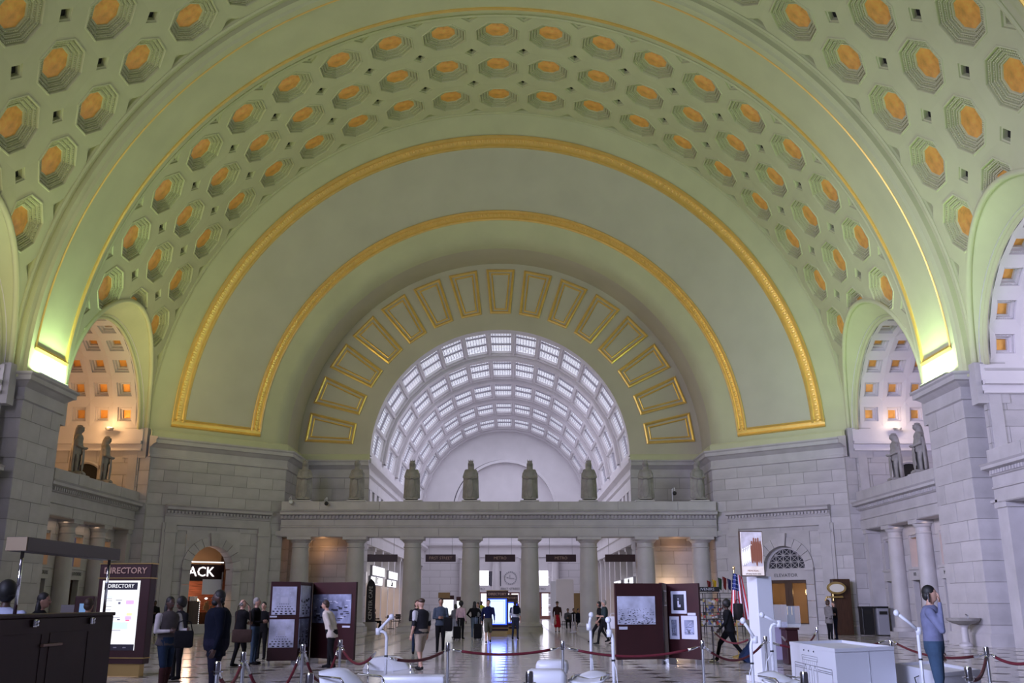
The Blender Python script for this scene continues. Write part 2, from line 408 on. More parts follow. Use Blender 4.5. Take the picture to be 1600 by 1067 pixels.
# splayed openings + their arch mouldings
def bayopening(s, yc, mname):
    mb = MB(); N = 40; rows = []
    for i in range(N + 1):
        t = -pi / 2 + pi * i / N; row = []
        lo, hi = 0.0, 2.2
        for _ in range(30):
            mid = (lo + hi) / 2; ux = XO - 2.2 * mid; rr = RO + 1.6 * mid
            if ux * ux + (rr * cos(t)) ** 2 > R * R: lo = mid
            else: hi = mid
        for j in range(7):
            q = lo * j / 6; ux = XO - 2.2 * q; rr = RO + 1.6 * q
            row.append((AX + s * ux, yc + rr * sin(t), HC + rr * cos(t)))
        rows.append(row)
    mb.grid(lambda i, j: rows[i][j], range(N + 1), range(7))
    o = obj('lunette_splay', mb, M['plaster'], ceiling, smooth=True)
    g = MB(); g.tube([r[6] for r in rows], .13, 8); obj('lunette_moulding', g, M['plaster'], ceiling, smooth=True)
    g = MB(); g.tube([Vector(r[0]) + Vector((-s * .05, 0, 0)) for r in rows], .1, 8); obj('lunette_moulding', g, M['plaster'], ceiling, smooth=True)
    # side barrel with square coffers
    RB = 5.05; x0 = XO - .1; cols = [x0 + .95 + 1.3 * i for i in range(4)]; hx = .65; ang = [radians(16 * k) for k in range(-5, 6)]; ha = radians(8)
    w1 = struct('ceiling_side_bay', None)
    def B(x, t, d=0): return (AX + s * x, yc + (RB + d) * sin(t), HC + (RB + d) * cos(t))
    mt = M[mname]
    pl = MB(); gd = MB(); hh = .40; rec = [(.40, 0), (.39, .12), (.31, .12), (.30, .28), (.22, .28), (.215, .42)]
    for a, c in ((0, 0),):
        a_ = RB * ha
        def q(u, v, d): t = v / RB; return (s * u, (RB + d) * sin(t), (RB + d) * cos(t))
        O = [(-hx, -a_), (hx, -a_), (hx, a_), (-hx, a_)]
        def ring(e): return [(-e, -e), (e, -e), (e, e), (-e, e)]
        last = (O, 0)
        for (e, d) in rec:
            Rr = ring(e)
            for k in range(4):
                k2 = (k + 1) % 4; pl.add([q(*last[0][k], last[1]), q(*last[0][k2], last[1]), q(*Rr[k2], d), q(*Rr[k], d)], [(0, 1, 2, 3)])
            last = (Rr, d)
        gd.add([q(*p, .415) for p in ring(.217)], [(0, 1, 2, 3)])
        # dentils round the first step
        dn = MB()
        for k in range(4):
            A, Bq = ring(.35)[k], ring(.35)[(k + 1) % 4]
            for j in range(9):
                t = (j + .5) / 9; u, v = A[0] + (Bq[0] - A[0]) * t, A[1] + (Bq[1] - A[1]) * t; h = .02
                E = [(u - h, v - h), (u + h, v - h), (u + h, v + h), (u - h, v + h)]
                dn.add([q(*p, .12) for p in E] + [q(*p, .08) for p in E], [(4, 5, 6, 7), (0, 4, 5, 1), (1, 5, 6, 2), (2, 6, 7, 3), (3, 7, 4, 0)])
    mp, mg, md = pl.mesh('square_coffer', mt), gd.mesh('gilded_square', M['gold']), dn.mesh('bead_moulding', mt)
    for xx in cols:
        for a in ang:
            co = link('square_coffer', mp, w1, (AX + s * xx, yc, HC), (-a, 0, 0))
            link('gilded_square', mg, co); link('bead_moulding', md, co, kind='stuff')
    pb = MB()
    for xa, xb in ((x0 - .15, cols[0] - hx), (cols[-1] + hx, 26.5)):
        pb.grid(lambda t, x: B(x, t), arcs(-pi / 2, pi / 2, 32), [xa, xb])
    for sg in (-1, 1): pb.grid(lambda t, x: B(x, sg * t), arcs(radians(88), pi / 2, 1), arcs(x0 - .15, 26.5, 2))
    obj('plain_band', pb, mt, w1, smooth=True)
    return w1
bayopening(-1, 48.62, 'white'); bayopening(1, 48.62, 'white'); bayopening(-1, 33.28, 'white'); bayopening(1, 33.28, 'white')
# ---- stone walls
def unit_box():
    m = MB(); m.box((0, 0, 0), (1, 1, 1)); return m.mesh('stone', M['stone'])
ME_ST = None
def block_wall(parent, p0, p1, z0, z1, course=.74, blen=1.7, holes=(), th=.3, room=1, mt=None, gap=.022, name='stone', seed=0):
    """ashlar: each stone its own object. p0->p1 in plan; room=+1: the room lies to the left of p0->p1"""
    global ME_ST
    if ME_ST is None: ME_ST = unit_box()
    me = ME_ST
    if mt is not None: m_ = MB(); m_.box((0, 0, 0), (1, 1, 1)); me = m_.mesh('stone', mt)
    p0, p1 = Vector(p0), Vector(p1); d = (p1 - p0); L = d.length; d /= L; n = Vector((-d.y, d.x)) * room
    an = atan2(d.y, d.x); nc = max(1, round((z1 - z0) / course)); ch = (z1 - z0) / nc; rnd = random.Random(seed)
    bk = MB(); 
    def pt(s, z, o): q = p0 + d * s + n * o; return (q.x, q.y, z)
    for i in range(nc):
        za, zb = z0 + i * ch, z0 + (i + 1) * ch; zm = (za + zb) / 2
        iv = [(0, L)]
        for h in holes:
            if h[2] < zm < h[3]:
                iv2 = []
                for a, b in iv:
                    if h[1] <= a or h[0] >= b: iv2.append((a, b)); continue
                    if h[0] > a + .03: iv2.append((a, h[0]))
                    if h[1] < b - .03: iv2.append((h[1], b))
                iv = iv2
        for a, b in iv:
            bk.add([pt(a, za, -.015), pt(b, za, -.015), pt(b, zb, -.015), pt(a, zb, -.015)], [(0, 1, 2, 3) if room > 0 else (3, 2, 1, 0)])
            w_ = b - a; nb = max(1, round(w_ / blen)); off = (i % 2) * .5
            cuts = [a] + [a + w_ * (j + (off if nb > 1 else 0)) / nb for j in range(1 if off == 0 else 0, nb)] + [b]
            if nb == 1: cuts = [a, b]
            cuts = sorted(set(round(c, 4) for c in cuts)); cc = [cuts[0]]
            for c in cuts[1:]:
                if c - cc[-1] > .12: cc.append(c)
            cc[-1] = b
            for sa, sb in zip(cc, cc[1:]):
                pr = rnd.uniform(0, .012)
                ctr = p0 + d * ((sa + sb) / 2) + n * (-th / 2 + pr)
                link(name, me, parent, (ctr.x, ctr.y, zm), (0, 0, an), (sb - sa - gap, th, ch - gap))
    obj('mortar_bed', bk, M['joint'], parent)
def sweep(name, path, prof, mt, parent, room=1, smooth=False, closed=False):
    """profile (offset into room, z) swept along a plan polyline with mitred corners"""
    P = [Vector(p) for p in path]; N = []
    for i in range(len(P)):
        ds = []
        if i > 0: ds.append((P[i] - P[i - 1]).normalized())
        if i < len(P) - 1: ds.append((P[i + 1] - P[i]).normalized())
        ns = [Vector((-d.y, d.x)) * room for d in ds]; n = sum(ns, Vector((0, 0)))
        if len(ns) == 2: n = n.normalized(); n = n / max(.3, n.dot(ns[0]))
        N.append(n)
    mb = MB(); m = len(prof)
    mb.grid(lambda i, j: (P[i].x + N[i].x * prof[j][0], P[i].y + N[i].y * prof[j][0], prof[j][1]), range(len(P)), range(m), flip=(room < 0))
    for i in (0, len(P) - 1):
        mb.add([(P[i].x + N[i].x * q[0], P[i].y + N[i].y * q[0], q[1]) for q in prof], [tuple(range(m))])
    return obj(name, mb, mt, parent, smooth=smooth)
CORN = [(0, 9.55), (.1, 9.6), (.1, 9.72), (.05, 9.74), (.05, 10.12), (.16, 10.2), (.3, 10.32), (.42, 10.36), (.42, 10.55), (.5, 10.62), (.5, 10.7), (0, 10.78)]
def dentils(parent, p0, p1, z, h, dep, w_, gap, room=1, mt=None, name='dentil_course'):
    p0, p1 = Vector(p0), Vector(p1); d = p1 - p0; L = d.length; d /= L; n = Vector((-d.y, d.x)) * room; an = atan2(d.y, d.x); mb = MB()
    k = int(L / (w_ + gap))
    for i in range(k):
        q = p0 + d * ((i + .5) * L / k) + n * (dep / 2); mb.box((q.x, q.y, z + h / 2), (w_, dep, h), an)
    return obj(name, mb, mt or M['stoned'], parent, kind='stuff')
EB, ET = 5.5, 7.6       # main entablature
def column(name_lab, x, y, ht=EB, r=.59, mt='stoned', group='smooth stone columns of the hall'):
    t = thing('column', name_lab, 'column', (x, y, 0), 0, group)
    a = MB(); a.box((0, 0, .13), (r * 2.6, r * 2.6, .26)); a.lathe([(r * 1.25, .26), (r * 1.3, .34), (r * 1.22, .44), (r * 1.05, .48), (r, .56)], n=24)
    obj('base', a, M[mt], t, smooth=40)
    a = MB(); prof = [(r * (1 - .12 * (i / 10) ** 1.8), .5 + (ht - 1.15) * i / 10) for i in range(11)]; a.lathe(prof, n=28); obj('shaft', a, M[mt], t, smooth=40)
    rt = r * .88; z = ht - .65
    a = MB(); a.lathe([(rt, z), (rt * 1.08, z + .03), (rt * 1.08, z + .08), (rt, z + .1), (rt, z + .3), (rt * 1.1, z + .33), (rt * 1.32, z + .46), (rt * 1.32, z + .48)], n=24)
    a.box((0, 0, ht - .085), (rt * 2.8, rt * 2.8, .17)); obj('capital', a, M[mt], t, smooth=40)
    return t
# ---- the far end: annulus, recess, opening
SL = (59.3 - 53.9) / (R - 13.4)
def S(r, t, off=0):
    y = 53.9 + (R - r) * SL - off
    return (AX + r * sin(t), y, HC + r * cos(t))
wb = struct('wall_back', 'splayed end wall with concentric gilded arches above the stone screen')
mb = MB(); mb.grid(lambda t, r: S(r, t), arcs(-pi / 2, pi / 2, 96), [R, 18.95, 18.3, 14.95]); obj('arch_surface', mb, M['plaster'], wb, smooth=True)
rnds = [(13.4 + (14.95 - 13.4) * q, 0) for q in (1, .75, .5, .3)]
mb = MB()
def RS(t, q):
    if q < 4: return S(rnds[q][0], t)
    k = (q - 4) / 4; r = 13.86 - .46 * sin(k * pi / 2); y = S(13.86, 0)[1] + .35 * k * 1.4 + .9 * (1 - cos(k * pi / 2))
    return (AX + r * sin(t), y, HC + r * cos(t))
mb.grid(RS, arcs(-pi / 2, pi / 2, 96), range(9)); obj('arch_surface', mb, M['plaster'], wb, smooth=True)
yend = RS(0, 8)[1]
YR = 63.3
mb = MB(); mb.grid(lambda t, y: V(t, y, 0, 13.4), arcs(-pi / 2, pi / 2, 96), arcs(yend, YR, 3)); obj('arch_soffit', mb, M['recess'], wb, smooth=True)
# grey painted field between the two gilded bands, very slightly recessed
mb = MB(); t1 = radians(87.2); mb.grid(lambda t, r: S(r, t, .012), arcs(-t1, t1, 96), [18.25, 15.0]); obj('painted_field', mb, M['panelpaint'], wb, smooth=True)
def band(r0, r1, t1):
    """gilded relief band between radii r0>r1"""
    w_ = r0 - r1; pr = [(0, 0), (0, .06), (.10, .09), (.2, .05), (.28, .03), (.34, .06), (.66, .06), (.72, .03), (.8, .05), (.9, .09), (1, .06), (1, 0)]
    g = MB(); g.grid(lambda t, q: S(r0 - w_ * pr[q][0], t, pr[q][1] * 1.6), arcs(-t1, t1, 110), range(len(pr)))
    o = obj('gilded_band', g, M['goldband'], wb, smooth=30)
    rm = (r0 + r1) / 2; n = int(2 * t1 * rm / .3); g = MB()
    for i in range(n):
        t = -t1 + 2 * t1 * (i + .5) / n; dt = .085 / rm; h = w_ * .13
        a = [S(rm - h, t - dt, .1), S(rm - h, t + dt, .1), S(rm + h, t + dt, .1), S(rm + h, t - dt, .1)]; b = [S(rm - h * .6, t - dt * .6, .16), S(rm - h * .6, t + dt * .6, .16), S(rm + h * .6, t + dt * .6, .16), S(rm + h * .6, t - dt * .6, .16)]
        g.add(a + b, [(4, 5, 6, 7), (0, 1, 5, 4), (1, 2, 6, 5), (2, 3, 7, 6), (3, 0, 4, 7)])
    obj('rosette_relief', g, M['goldband'], o, kind='stuff')
band(18.85, 18.25, radians(88.0)); band(15.1, 14.6, radians(87.5))
for s in (-1, 1):
    pr = [(0, 0), (0, .06), (.10, .09), (.2, .05), (.28, .03), (.34, .06), (.66, .06), (.72, .03), (.8, .05), (.9, .09), (1, .06), (1, 0)]
    g = MB(); g.grid(lambda r, q: (AX + s * r, 53.9 + (R - r) * SL - pr[q][1] * 1.7, HC + .35 + .5 * pr[q][0]), [18.85, 16.7, 14.6], range(len(pr)), flip=(s < 0))
    obj('gilded_band', g, M['goldband'], wb, smooth=30)
# recess wall with 15 gilded panels round the opening
ROP = 8.6
wr = struct('wall_back_recess', 'recessed arch wall with fifteen gilded panels')
mb = MB(); mb.grid(lambda t, r: (AX + r * sin(t), YR, HC + r * cos(t)), arcs(-pi / 2, pi / 2, 96), [13.5, 12, 10, ROP]); obj('arch_wall', mb, M['recess'], wr)
def trap(mb, ri, ro, hi, ho, d0, d1, c, w_):
    """frame of width w_ following a trapezoid; c: centre angle; raised from d0 to d1"""
    def P(r, h, d): return (AX + r * sin(c) + h * cos(c), YR - d, HC + r * cos(c) - h * sin(c))
    O = [(ri, -hi), (ri, hi), (ro, ho), (ro, -ho)]
    I = [(ri + w_, -hi + w_), (ri + w_, hi - w_), (ro - w_, ho - w_), (ro - w_, -ho + w_)]
    Mq = [((a[0] + b[0]) / 2, (a[1] + b[1]) / 2) for a, b in zip(O, I)]
    for k in range(4):
        k2 = (k + 1) % 4
        for A, Bq, da, db in ((O, O, d0, d1 * .7), (O, Mq, d1 * .7, d1), (Mq, I, d1, d1 * .5), (I, I, d1 * .5, d0)):
            mb.add([P(*A[k], da), P(*A[k2], da), P(*Bq[k2], db), P(*Bq[k], db)], [(0, 1, 2, 3)])
for k in range(-7, 8):
    c = radians(11.68) * k
    g = MB(); trap(g, 9.75, 12.95, .70, .99, 0, .14, c, .17); fr = obj('gilded_panel', g, M['goldband'], wr)
    g = MB(); trap(g, 10.03, 12.67, .43, .66, 0, .09, c, .10); obj('inner_fillet', g, M['goldband'], fr)
# stone below the springing
def P2(u, y, s): return (AX + s * u, y)
for s, sd in ((-1, 'left'), (1, 'right')):
    w1 = struct('wall_back_' + sd, 'splayed ashlar wall with an arched doorway at the %s of the screen' % sd)
    A, B_ = P2(19.55, 53.9, s), P2(13.15, 59.3, s); rm = -s * -1
    room = 1 if s > 0 else -1       # left of A->B : for s=-1 path goes right/up, room (towards camera) is to the right
    L = (Vector(B_) - Vector(A)).length
    dc = .485 * L; dw = 1.27
    holes = [(dc - dw - .35, dc + dw + .35, 0, 3.6), (dc - dw - .35, dc + dw + .35, 3.5, 5.3)]
    block_wall(w1, A, B_, 0, 6.3, .7, 1.35, holes, room=room, seed=3)
    block_wall(w1, A, B_, 6.3, 9.6, .66, 1.75, [], room=room, seed=4)
    jamb = P2(13.15, YR, s); blkA = [B_, jamb]
    block_wall(w1, B_, P2(13.15, 60.6, s), 0, 9.6, .7, 1.2, [], room=room, seed=6)
    w2 = struct('wall_recess_' + sd, 'ashlar wall behind the columns on the %s' % sd)
    block_wall(w2, P2(13.4, YR, s), P2(ROP, YR, s), 7.4, 9.6, .7, 1.6, [], room=room, seed=7)
    block_wall(w2, P2(13.4, YR - 1.4, s), P2(ROP, YR - 1.4, s), 0, 5.6, .8, 1.7, [], room=room, seed=7, mt=None)
    block_wall(w1, P2(13.15, 60.6, s), P2(13.15, YR, s), 5.6, 9.6, .7, 1.4, [], room=room, seed=8)
    block_wall(w1, P2(23.0, 53.72, s), P2(19.5, 53.72, s), 0, 9.6, .8, 1.2, [], room=room, seed=9)
    block_wall(w1, P2(13.3, 60.4, s), P2(13.3, YR - 1.2, s), 0, 5.6, .7, 1.4, [], room=room, seed=8)
    block_wall(w1, P2(ROP, YR - 1.2, s), P2(ROP, YR + .4, s), 0, 5.6, .7, 1.4, [], room=room, seed=8)
    block_wall(w1, P2(ROP + .7, YR - 1.42, s), P2(ROP, YR - 1.42, s), 0, 5.6, .7, 1.4, [], room=room, seed=8)
    # raised border on the niche wall
    fr = MB(); yq = YR - 1.46
    for (xa, xb, za, zb) in ((9.2, 12.4, 5.0, 5.12), (9.2, 9.32, .9, 5.1), (12.28, 12.4, .9, 5.1)):
        fr.box((AX + s * (xa + xb) / 2, yq, (za + zb) / 2), (xb - xa, .1, zb - za))
    obj('panel_moulding', fr, M['stoned'], w2)
    sweep('cornice', [P2(19.6, 53.6, s), A, B_, P2(13.15, YR, s), P2(ROP, YR, s)], CORN, M['stoned'], w1, room)
    sweep('springing_band', [P2(19.6, 53.7, s), A, B_, P2(13.15, YR, s), P2(ROP, YR, s)], [(0, 10.7), (.06, 10.7), (.06, 11.05), (0, 11.15)], M['plaster'], w1, room)
    sweep('plinth', [A, B_, P2(13.15, 60.6, s)], [(0, 0), (.1, 0), (.1, .42), (.05, .5), (0, .5)], M['stoned'], w1, room)
    # pilaster strips of the door surround and its cornice
    dirv = (Vector(B_) - Vector(A)).normalized(); nn = Vector((-dirv.y, dirv.x)) * room; an = atan2(dirv.y, dirv.x)
    def W(sv, z, o, A=A, dirv=dirv, nn=nn): q = Vector(A) + dirv * sv + nn * o; return (q.x, q.y, z)
    s0, s1 = .13 * L, .89 * L
    g = MB()
    for sc, w_ in ((s0 + .38, .62), (s1 - .38, .62), (s0 + .05, .3), (s1 - .05, .3)):
        g.box(W(sc, 3.0, .05 if w_ > .5 else .02), (w_, .2, 6.0), an); 
    for sc in (s0 + .38, s1 - .38): g.box(W(sc, 5.55, .08), (.74, .24, .16), an)
    obj('pilaster', g, M['stoned'], w1)
    Aq, Bq = Vector(A) + dirv * s0, Vector(A) + dirv * s1
    sweep('door_cornice', [Aq, Bq], [(0, 5.85), (.12, 5.9), (.12, 6.35), (.16, 6.4), (.16, 6.44), (.2, 6.5), (.2, 6.68), (.42, 6.74), (.42, 6.86), (.5, 6.95), (0, 7.02)], M['stoned'], w1, room)
    dentils(w1, Aq + nn * .2, Bq + nn * .2, 6.54, .13, .12, .11, .09, room)
    # arch of voussoirs + keystone
    zs = 3.55; nv = 11
    for i in range(nv):
        a0, a1 = pi * i / nv + .008, pi * (i + 1) / nv - .008; key = (i == nv // 2)
        g = MB(); ri, ro = dw, dw + (.72 if key else .5); dd = .26 if key else .12
        P = [(dc - ri * cos(a0), zs + ri * sin(a0)), (dc - ro * cos(a0), zs + ro * sin(a0)), (dc - ro * cos(a1), zs + ro * sin(a1)), (dc - ri * cos(a1), zs + ri * sin(a1))]
        g.add([W(p[0], p[1], dd) for p in P] + [W(p[0], p[1], -.9) for p in P], [(0, 1, 2, 3), (7, 6, 5, 4), (0, 4, 5, 1), (1, 5, 6, 2), (2, 6, 7, 3), (3, 7, 4, 0)])
        obj('stone', g, M['stone'], w1, fixn=True)
    g = MB()
    for sg in (-1, 1):
        # spandrel plates beside the arch
        pts = [(dc + sg * (dw + .35), 3.5), (dc + sg * (dw + .35), 5.66), (dc, 5.66)] + [(dc + sg * (dw + .1) * sin(q * pi / 16), zs + (dw + .1) * cos(q * pi / 16)) for q in range(0, 9)]
        g.add([W(p[0], p[1], .03) for p in pts], [tuple(range(len(pts)))])
        for j, (za, zb) in enumerate(((0.02, .88), (.9, 1.76), (1.78, 2.64), (2.66, 3.5))):
            q = MB(); q.box(W(dc + sg * (dw + .24), (za + zb) / 2, -.33), (.48, .95, zb - za), an); obj('stone', q, M['stone'], w1)
        q = MB(); q.box(W(dc + sg * (dw + .24), 3.5, .0), (.54, .5, .14), an); obj('impost', q, M['stoned'], w1)
    obj('spandrel', g, M['stone'], w1)
    w1['door_s'] = dc
    if s < 0: DL = (W, dc, dw, zs, an, w1)
    else: DR = (W, dc, dw, zs, an, w1)
# ---- columned screen
scr = struct('wall_screen', 'stone entablature carried by the row of columns across the end of the hall')
YS = 59.0
sx = [-11.9, -9.05, -5.43, -1.81, 1.81, 5.43, 9.05, 12.4]
sx = [(at(x, 900, 59.3).x - AX) for x in (466, 553, 643, 735, 828, 921, 1011, 1098)]
ordn = ['leftmost column of the far screen, beside the splayed wall', 'far screen column between the lit niche and the hall opening on the left', 'far screen column left of the hall opening, third from the left end', 'far screen column just left of the blue directory screen', 'far screen column just right of the blue directory screen', 'far screen column behind the walking couple on the right', 'far screen column behind the right exhibition panel, beside the lit niche', 'rightmost column of the far screen, beside the souvenir stand']
for lab, ux in zip(ordn, sx): column('round grey stone ' + lab, AX + ux, 59.55, r=.58)
g = MB()
EU = 13.2
prof = [(0, EB), (0, EB + .52), (.06, EB + .55), (.06, EB + .62), (.0, EB + .64), (.0, EB + 1.02), (.10, EB + 1.06), (.10, EB + 1.24), (.42, EB + 1.30), (.42, EB + 1.42), (.5, EB + 1.5), (.1, EB + 1.56), (.1, ET), (-1.25, ET), (-1.25, EB)]
sweep('entablature', [(AX - EU, YS), (AX + EU, YS)], prof + [prof[0]], M['stoned'], scr, room=-1)
dentils(scr, (AX - EU, YS - .08), (AX + EU, YS - .08), EB + 1.10, .15, .13, .12, .1, -1)
# frieze and architrave stones proud of the beam by a few millimetres, their joints open
for z0, z1, yy, stp, off in ((EB + .03, EB + .5, YS - .012, 3.62, 0), (EB + .66, EB + 1.0, YS - .012, 3.62, 1.8), (EB + 1.6, ET - .02, YS - .115, 3.62, 0)):
    xs = [-EU] + [x for x in [(-10.86 + off * .5 + stp * i) for i in range(8)] if -EU + .5 < x < EU - .5] + [EU]
    for xa, xb in zip(xs, xs[1:]):
        q = MB(); q.box((AX + (xa + xb) / 2, yy, (z0 + z1) / 2), (xb - xa - .03, .05, z1 - z0)); obj('stone', q, M['stoned'], scr)
# small carved brackets under the beam seen through the screen
# pedestals for statues
for ux in sx:
    q = MB(); q.bbox((AX + ux, YS + .35, ET + .04), (1.15, 1.0, .1), .02); obj('plinth', q, M['stoned'], scr)
# ---- piers, side bays
AMB = mat('amber_window', (.3, .14, .05), .4, emit=(.95, .44, .15), es=.62)
for s, sd in ((-1, 'left'), (1, 'right')):
    room = 1 if s > 0 else -1
    for (ya, yb, tagn) in ((39.2, 42.7, ''), (23.8, 27.2, '_near')):
        wp = struct('pier_' + sd + tagn, '%s stone pier carrying the great rib' % sd)
        u = RR + .05
        block_wall(wp, P2(u, ya, s), P2(u, yb, s), 0, 9.88, .82, 1.5, [], room=room, seed=11)
        # front (towards the camera), stepped: pilaster, fillet, back strip
        pth = [(22.5, ya - .0), (u, ya)]
        block_wall(wp, P2(u + 1.1, ya, s), P2(u, ya, s), 0, 9.88, .82, 1.2, [], room=room, seed=12)
        block_wall(wp, P2(u + 1.1, ya - .5, s), P2(u + 1.1, ya, s), 0, 9.88, .82, 1.2, [], room=room, seed=13)
        block_wall(wp, P2(26, ya - .5, s), P2(u + 1.1, ya - .5, s), 0, 9.88, .82, 1.9, [], room=room, seed=14)
        block_wall(wp, P2(u, yb, s), P2(u + 1.0, yb, s), 0, 9.6, .8, 1.2, [], room=room, seed=12)
        q = MB(); q.box((AX + s * (u + 2.6), (ya + yb) / 2 - .05, 4.8), (4.6, yb - ya - .5, 9.5)); obj('core', q, M['joint'], wp)
        st = MB(); st.tube([(AX + s * (u + .98), ya - .1, 0), (AX + s * (u + .98), ya - .1, 9.6)], .13, 10); obj('quarter_round', st, M['stoned'], wp, smooth=True)
        sweep('cornice', [P2(26, ya - .5, s), P2(u + 1.1, ya - .5, s), P2(u + 1.1, ya, s), P2(u, ya, s), P2(u, yb, s), P2(u + 1.0, yb, s)], [(a, b + .25) for a, b in CORN], M['stoned'], wp, room)
        q = MB(); q.box((AX + s * (u + 3.1), (ya + yb) / 2, 10.9), (6.2, yb - ya - .05, .2)); obj('cap_slab', q, M['stoned'], wp)
        sweep('plinth', [P2(26, ya - .5, s), P2(u + 1.1, ya - .5, s), P2(u + 1.1, ya, s), P2(u, ya, s), P2(u, yb, s), P2(u + 1.0, yb, s)], [(0, 0), (.12, 0), (.12, .42), (.06, .5), (0, .5)], M['stoned'], wp, room)
        q = MB(); q.bbox((AX + s * (u - .3), (ya + yb) / 2, 11.06), (.16, yb - ya - .8, .1), .02); obj('lamp_trough', q, M['steel'], wp)
        q = MB(); q.box((AX + s * (u - .3), (ya + yb) / 2, 11.115), (.10, yb - ya - .9, .012)); obj('lamp_tube', q, M['greenglow'], wp)
    for bi, yc in enumerate((48.62, 33.28)):
        bn = ('far ', 'near ')[bi] + sd
        wl = struct('wall_' + sd + ('', '_near')[bi], '%s side bay with colonnade, doors and statues above' % bn)
        y0, y1 = yc - 5.1, yc + 5.1; u = 20.05
        # entablature over the side colonnade
        sweep('entablature', [P2(u, y0 - .6, s), P2(u, y1 + .2, s)], [(q[0], q[1]) for q in prof] + [prof[0]], M['stoned'], wl, room)
        dentils(wl, P2(u - .0 - .08, y0, s), P2(u - .08, y1, s), EB + 1.10, .15, .13, .12, .1, room)
        for z0, z1, dx in ((EB + .03, EB + .5, .012), (EB + 1.6, ET - .02, .115)):
            for i in range(4):
                q = MB(); q.box((AX + s * (u - dx), y0 + 2.55 * (i + .5), (z0 + z1) / 2), (.05, 2.5, z1 - z0)); obj('stone', q, M['stoned'], wl)
        for i, yy in enumerate((yc - 5.3, yc - 1.75, yc + 1.8)):
            lb = ('beside the great pier', 'in the middle of the side colonnade', 'nearest the end wall' if bi == 0 else 'next to the great pier')[i]
            column('round grey stone column of the %s bay, %s' % (bn, lb), AX + s * (u + .50), yy, r=.41)
        q = MB(); q.box((AX + s * (u + .45), y1 - .1, EB / 2), (.7, .8, EB)); q.box((AX + s * (u + .45), y1 - .1, EB - .1), (.85, .95, .2)); obj('pilaster', q, M['stoned'], wl)
        # back wall with doors and transom windows
        ub = u + .80; dl = 10.6
        dcs = [yc - 3.52, yc + .02, yc + 3.42]; hl = [(c - (y0 - .3) - .72, c - (y0 - .3) + .72, -.1, 5.02) for c in dcs]
        block_wall(wl, P2(ub, y0 - .3, s), P2(ub, y1 + .3, s), 0, 5.6, .8, 1.6, hl, room=room, seed=21)
        for c in dcs:
            X = AX + s * ub
            q = MB(); 
            for yy in (c - .66, c + .66): q.box((X + s * .1, yy, 2.5), (.35, .14, 5.0))
            q.box((X + s * .1, c, 5.0), (.36, 1.5, .14)); q.box((X, c, 3.3), (.5, 1.5, .12)); q.box((X - s * .02, c, 3.0), (.34, 1.46, .5)); obj('door_frame', q, M['stoned'], wl)
            q = MB(); q.box((X + s * .45, c, 4.2), (.04, 1.2, 1.6)); obj('transom_window', q, AMB if not (s > 0 and c == dcs[2]) else M['grey'], wl)
            q = MB(); q.box((X + s * .2, c, 4.15), (.05, .05, 1.6)); obj('glazing_bar', q, M['stoned'], wl)
            q = MB()
            for yy in (c - .56, c + .02, c + .56): q.box((X + s * .25, yy, 1.38), (.08, .12, 2.75))
            q.box((X + s * .25, c, 2.68), (.08, 1.2, .16)); q.box((X + s * .25, c, .2), (.08, 1.2, .4)); obj('door_leaf', q, M['wood'], wl)
            q = MB(); q.box((X + s * .5, c, 1.4), (.04, 1.3, 2.8)); obj('door_interior', q, M['wood'], wl)
        cl = MB(); cl.box((AX + s * (u + 1.2), yc, EB + .08), (2.4, 11.4, .1)); obj('soffit', cl, M['stoned'], wl)
        # upper back chamber
        wc = struct('wall_side_chamber_' + sd + ('', '_near')[bi], 'side chamber above the colonnade, %s' % bn)
        mt = M['white'] if s > 0 else M['white']
        # far end wall of the chamber (faces the camera), with a dark round-headed opening
        block_wall(wc, P2(26.5, yc + RB_ if False else yc + 5.05, s), P2(XO - .2, yc + 5.05, s), ET - .4, 9.9, .75, 1.7, [], room=room, seed=31, mt=None)
        block_wall(wc, P2(XO - .2, yc - 5.05, s), P2(26.5, yc - 5.05, s), ET - .4, 9.9, .75, 1.7, [], room=room, seed=32)
        q = MB(); q.box((AX + s * 23.4, yc, ET - .3), (6.6, 10.4, .2)); obj('chamber_floor', q, M['stoned'], wc)
        for sg in (-1, 1):
            q = MB(); q.box((AX + s * 23.2, yc + sg * 5.1, 10.5), (6.4, .3, 1.25)); q.box((AX + s * 23.2, yc + sg * 5.0, 10.35), (6.4, .5, .18)); q.box((AX + s * 23.2, yc + sg * 5.03, 9.95), (6.4, .38, .12)); obj('string_course', q, M['white'], wc)
        for sg in (-1, 1):
            q = MB(); q.box((AX + s * 20.4, yc + sg * 5.28, 10.35), (1.3, .55, 1.7)); q.box((AX + s * 20.45, yc + sg * 5.16, 8.8), (.5, .35, 3.0)); obj('jamb_block', q, M['stoned'], wc)
        # outer wall of the chamber
        if bi == 1:
            g = MB(); g.grid(lambda t, r: (AX + s * 26.5, yc + r * sin(t), HC + r * cos(t)), arcs(-pi / 2, pi / 2, 32), [0, 4.4]); g.box((AX + s * 26.52, yc, 9.5), (.02, 8.8, 3.2)); obj('window_glass', g, M['daypane'], wc)
            g = MB()
            for k in range(-3, 4): g.box((AX + s * 26.4, yc + k * 1.3, 11.4), (.1, .1, 7.0 - abs(k) * .9))
            for z in (8.2, 9.6, 11.0, 12.5, 14): g.box((AX + s * 26.4, yc, z), (.1, 9.6 if z < 12 else 7.5, .1))
            obj('window_frame', g, M['wood'], wc)
        q = MB(); q.grid(lambda t, r: (AX + s * 26.6, yc + r * sin(t), HC + r * cos(t)), arcs(-pi / 2, pi / 2, 32), [5.2, 4.35 if bi else 0]); 
        q.box((AX + s * 26.75, yc, 9.4 if not bi else 7.4), (.2, 10.4, 4.2 if not bi else .9)); obj('chamber_wall', q, M['white'], wc)
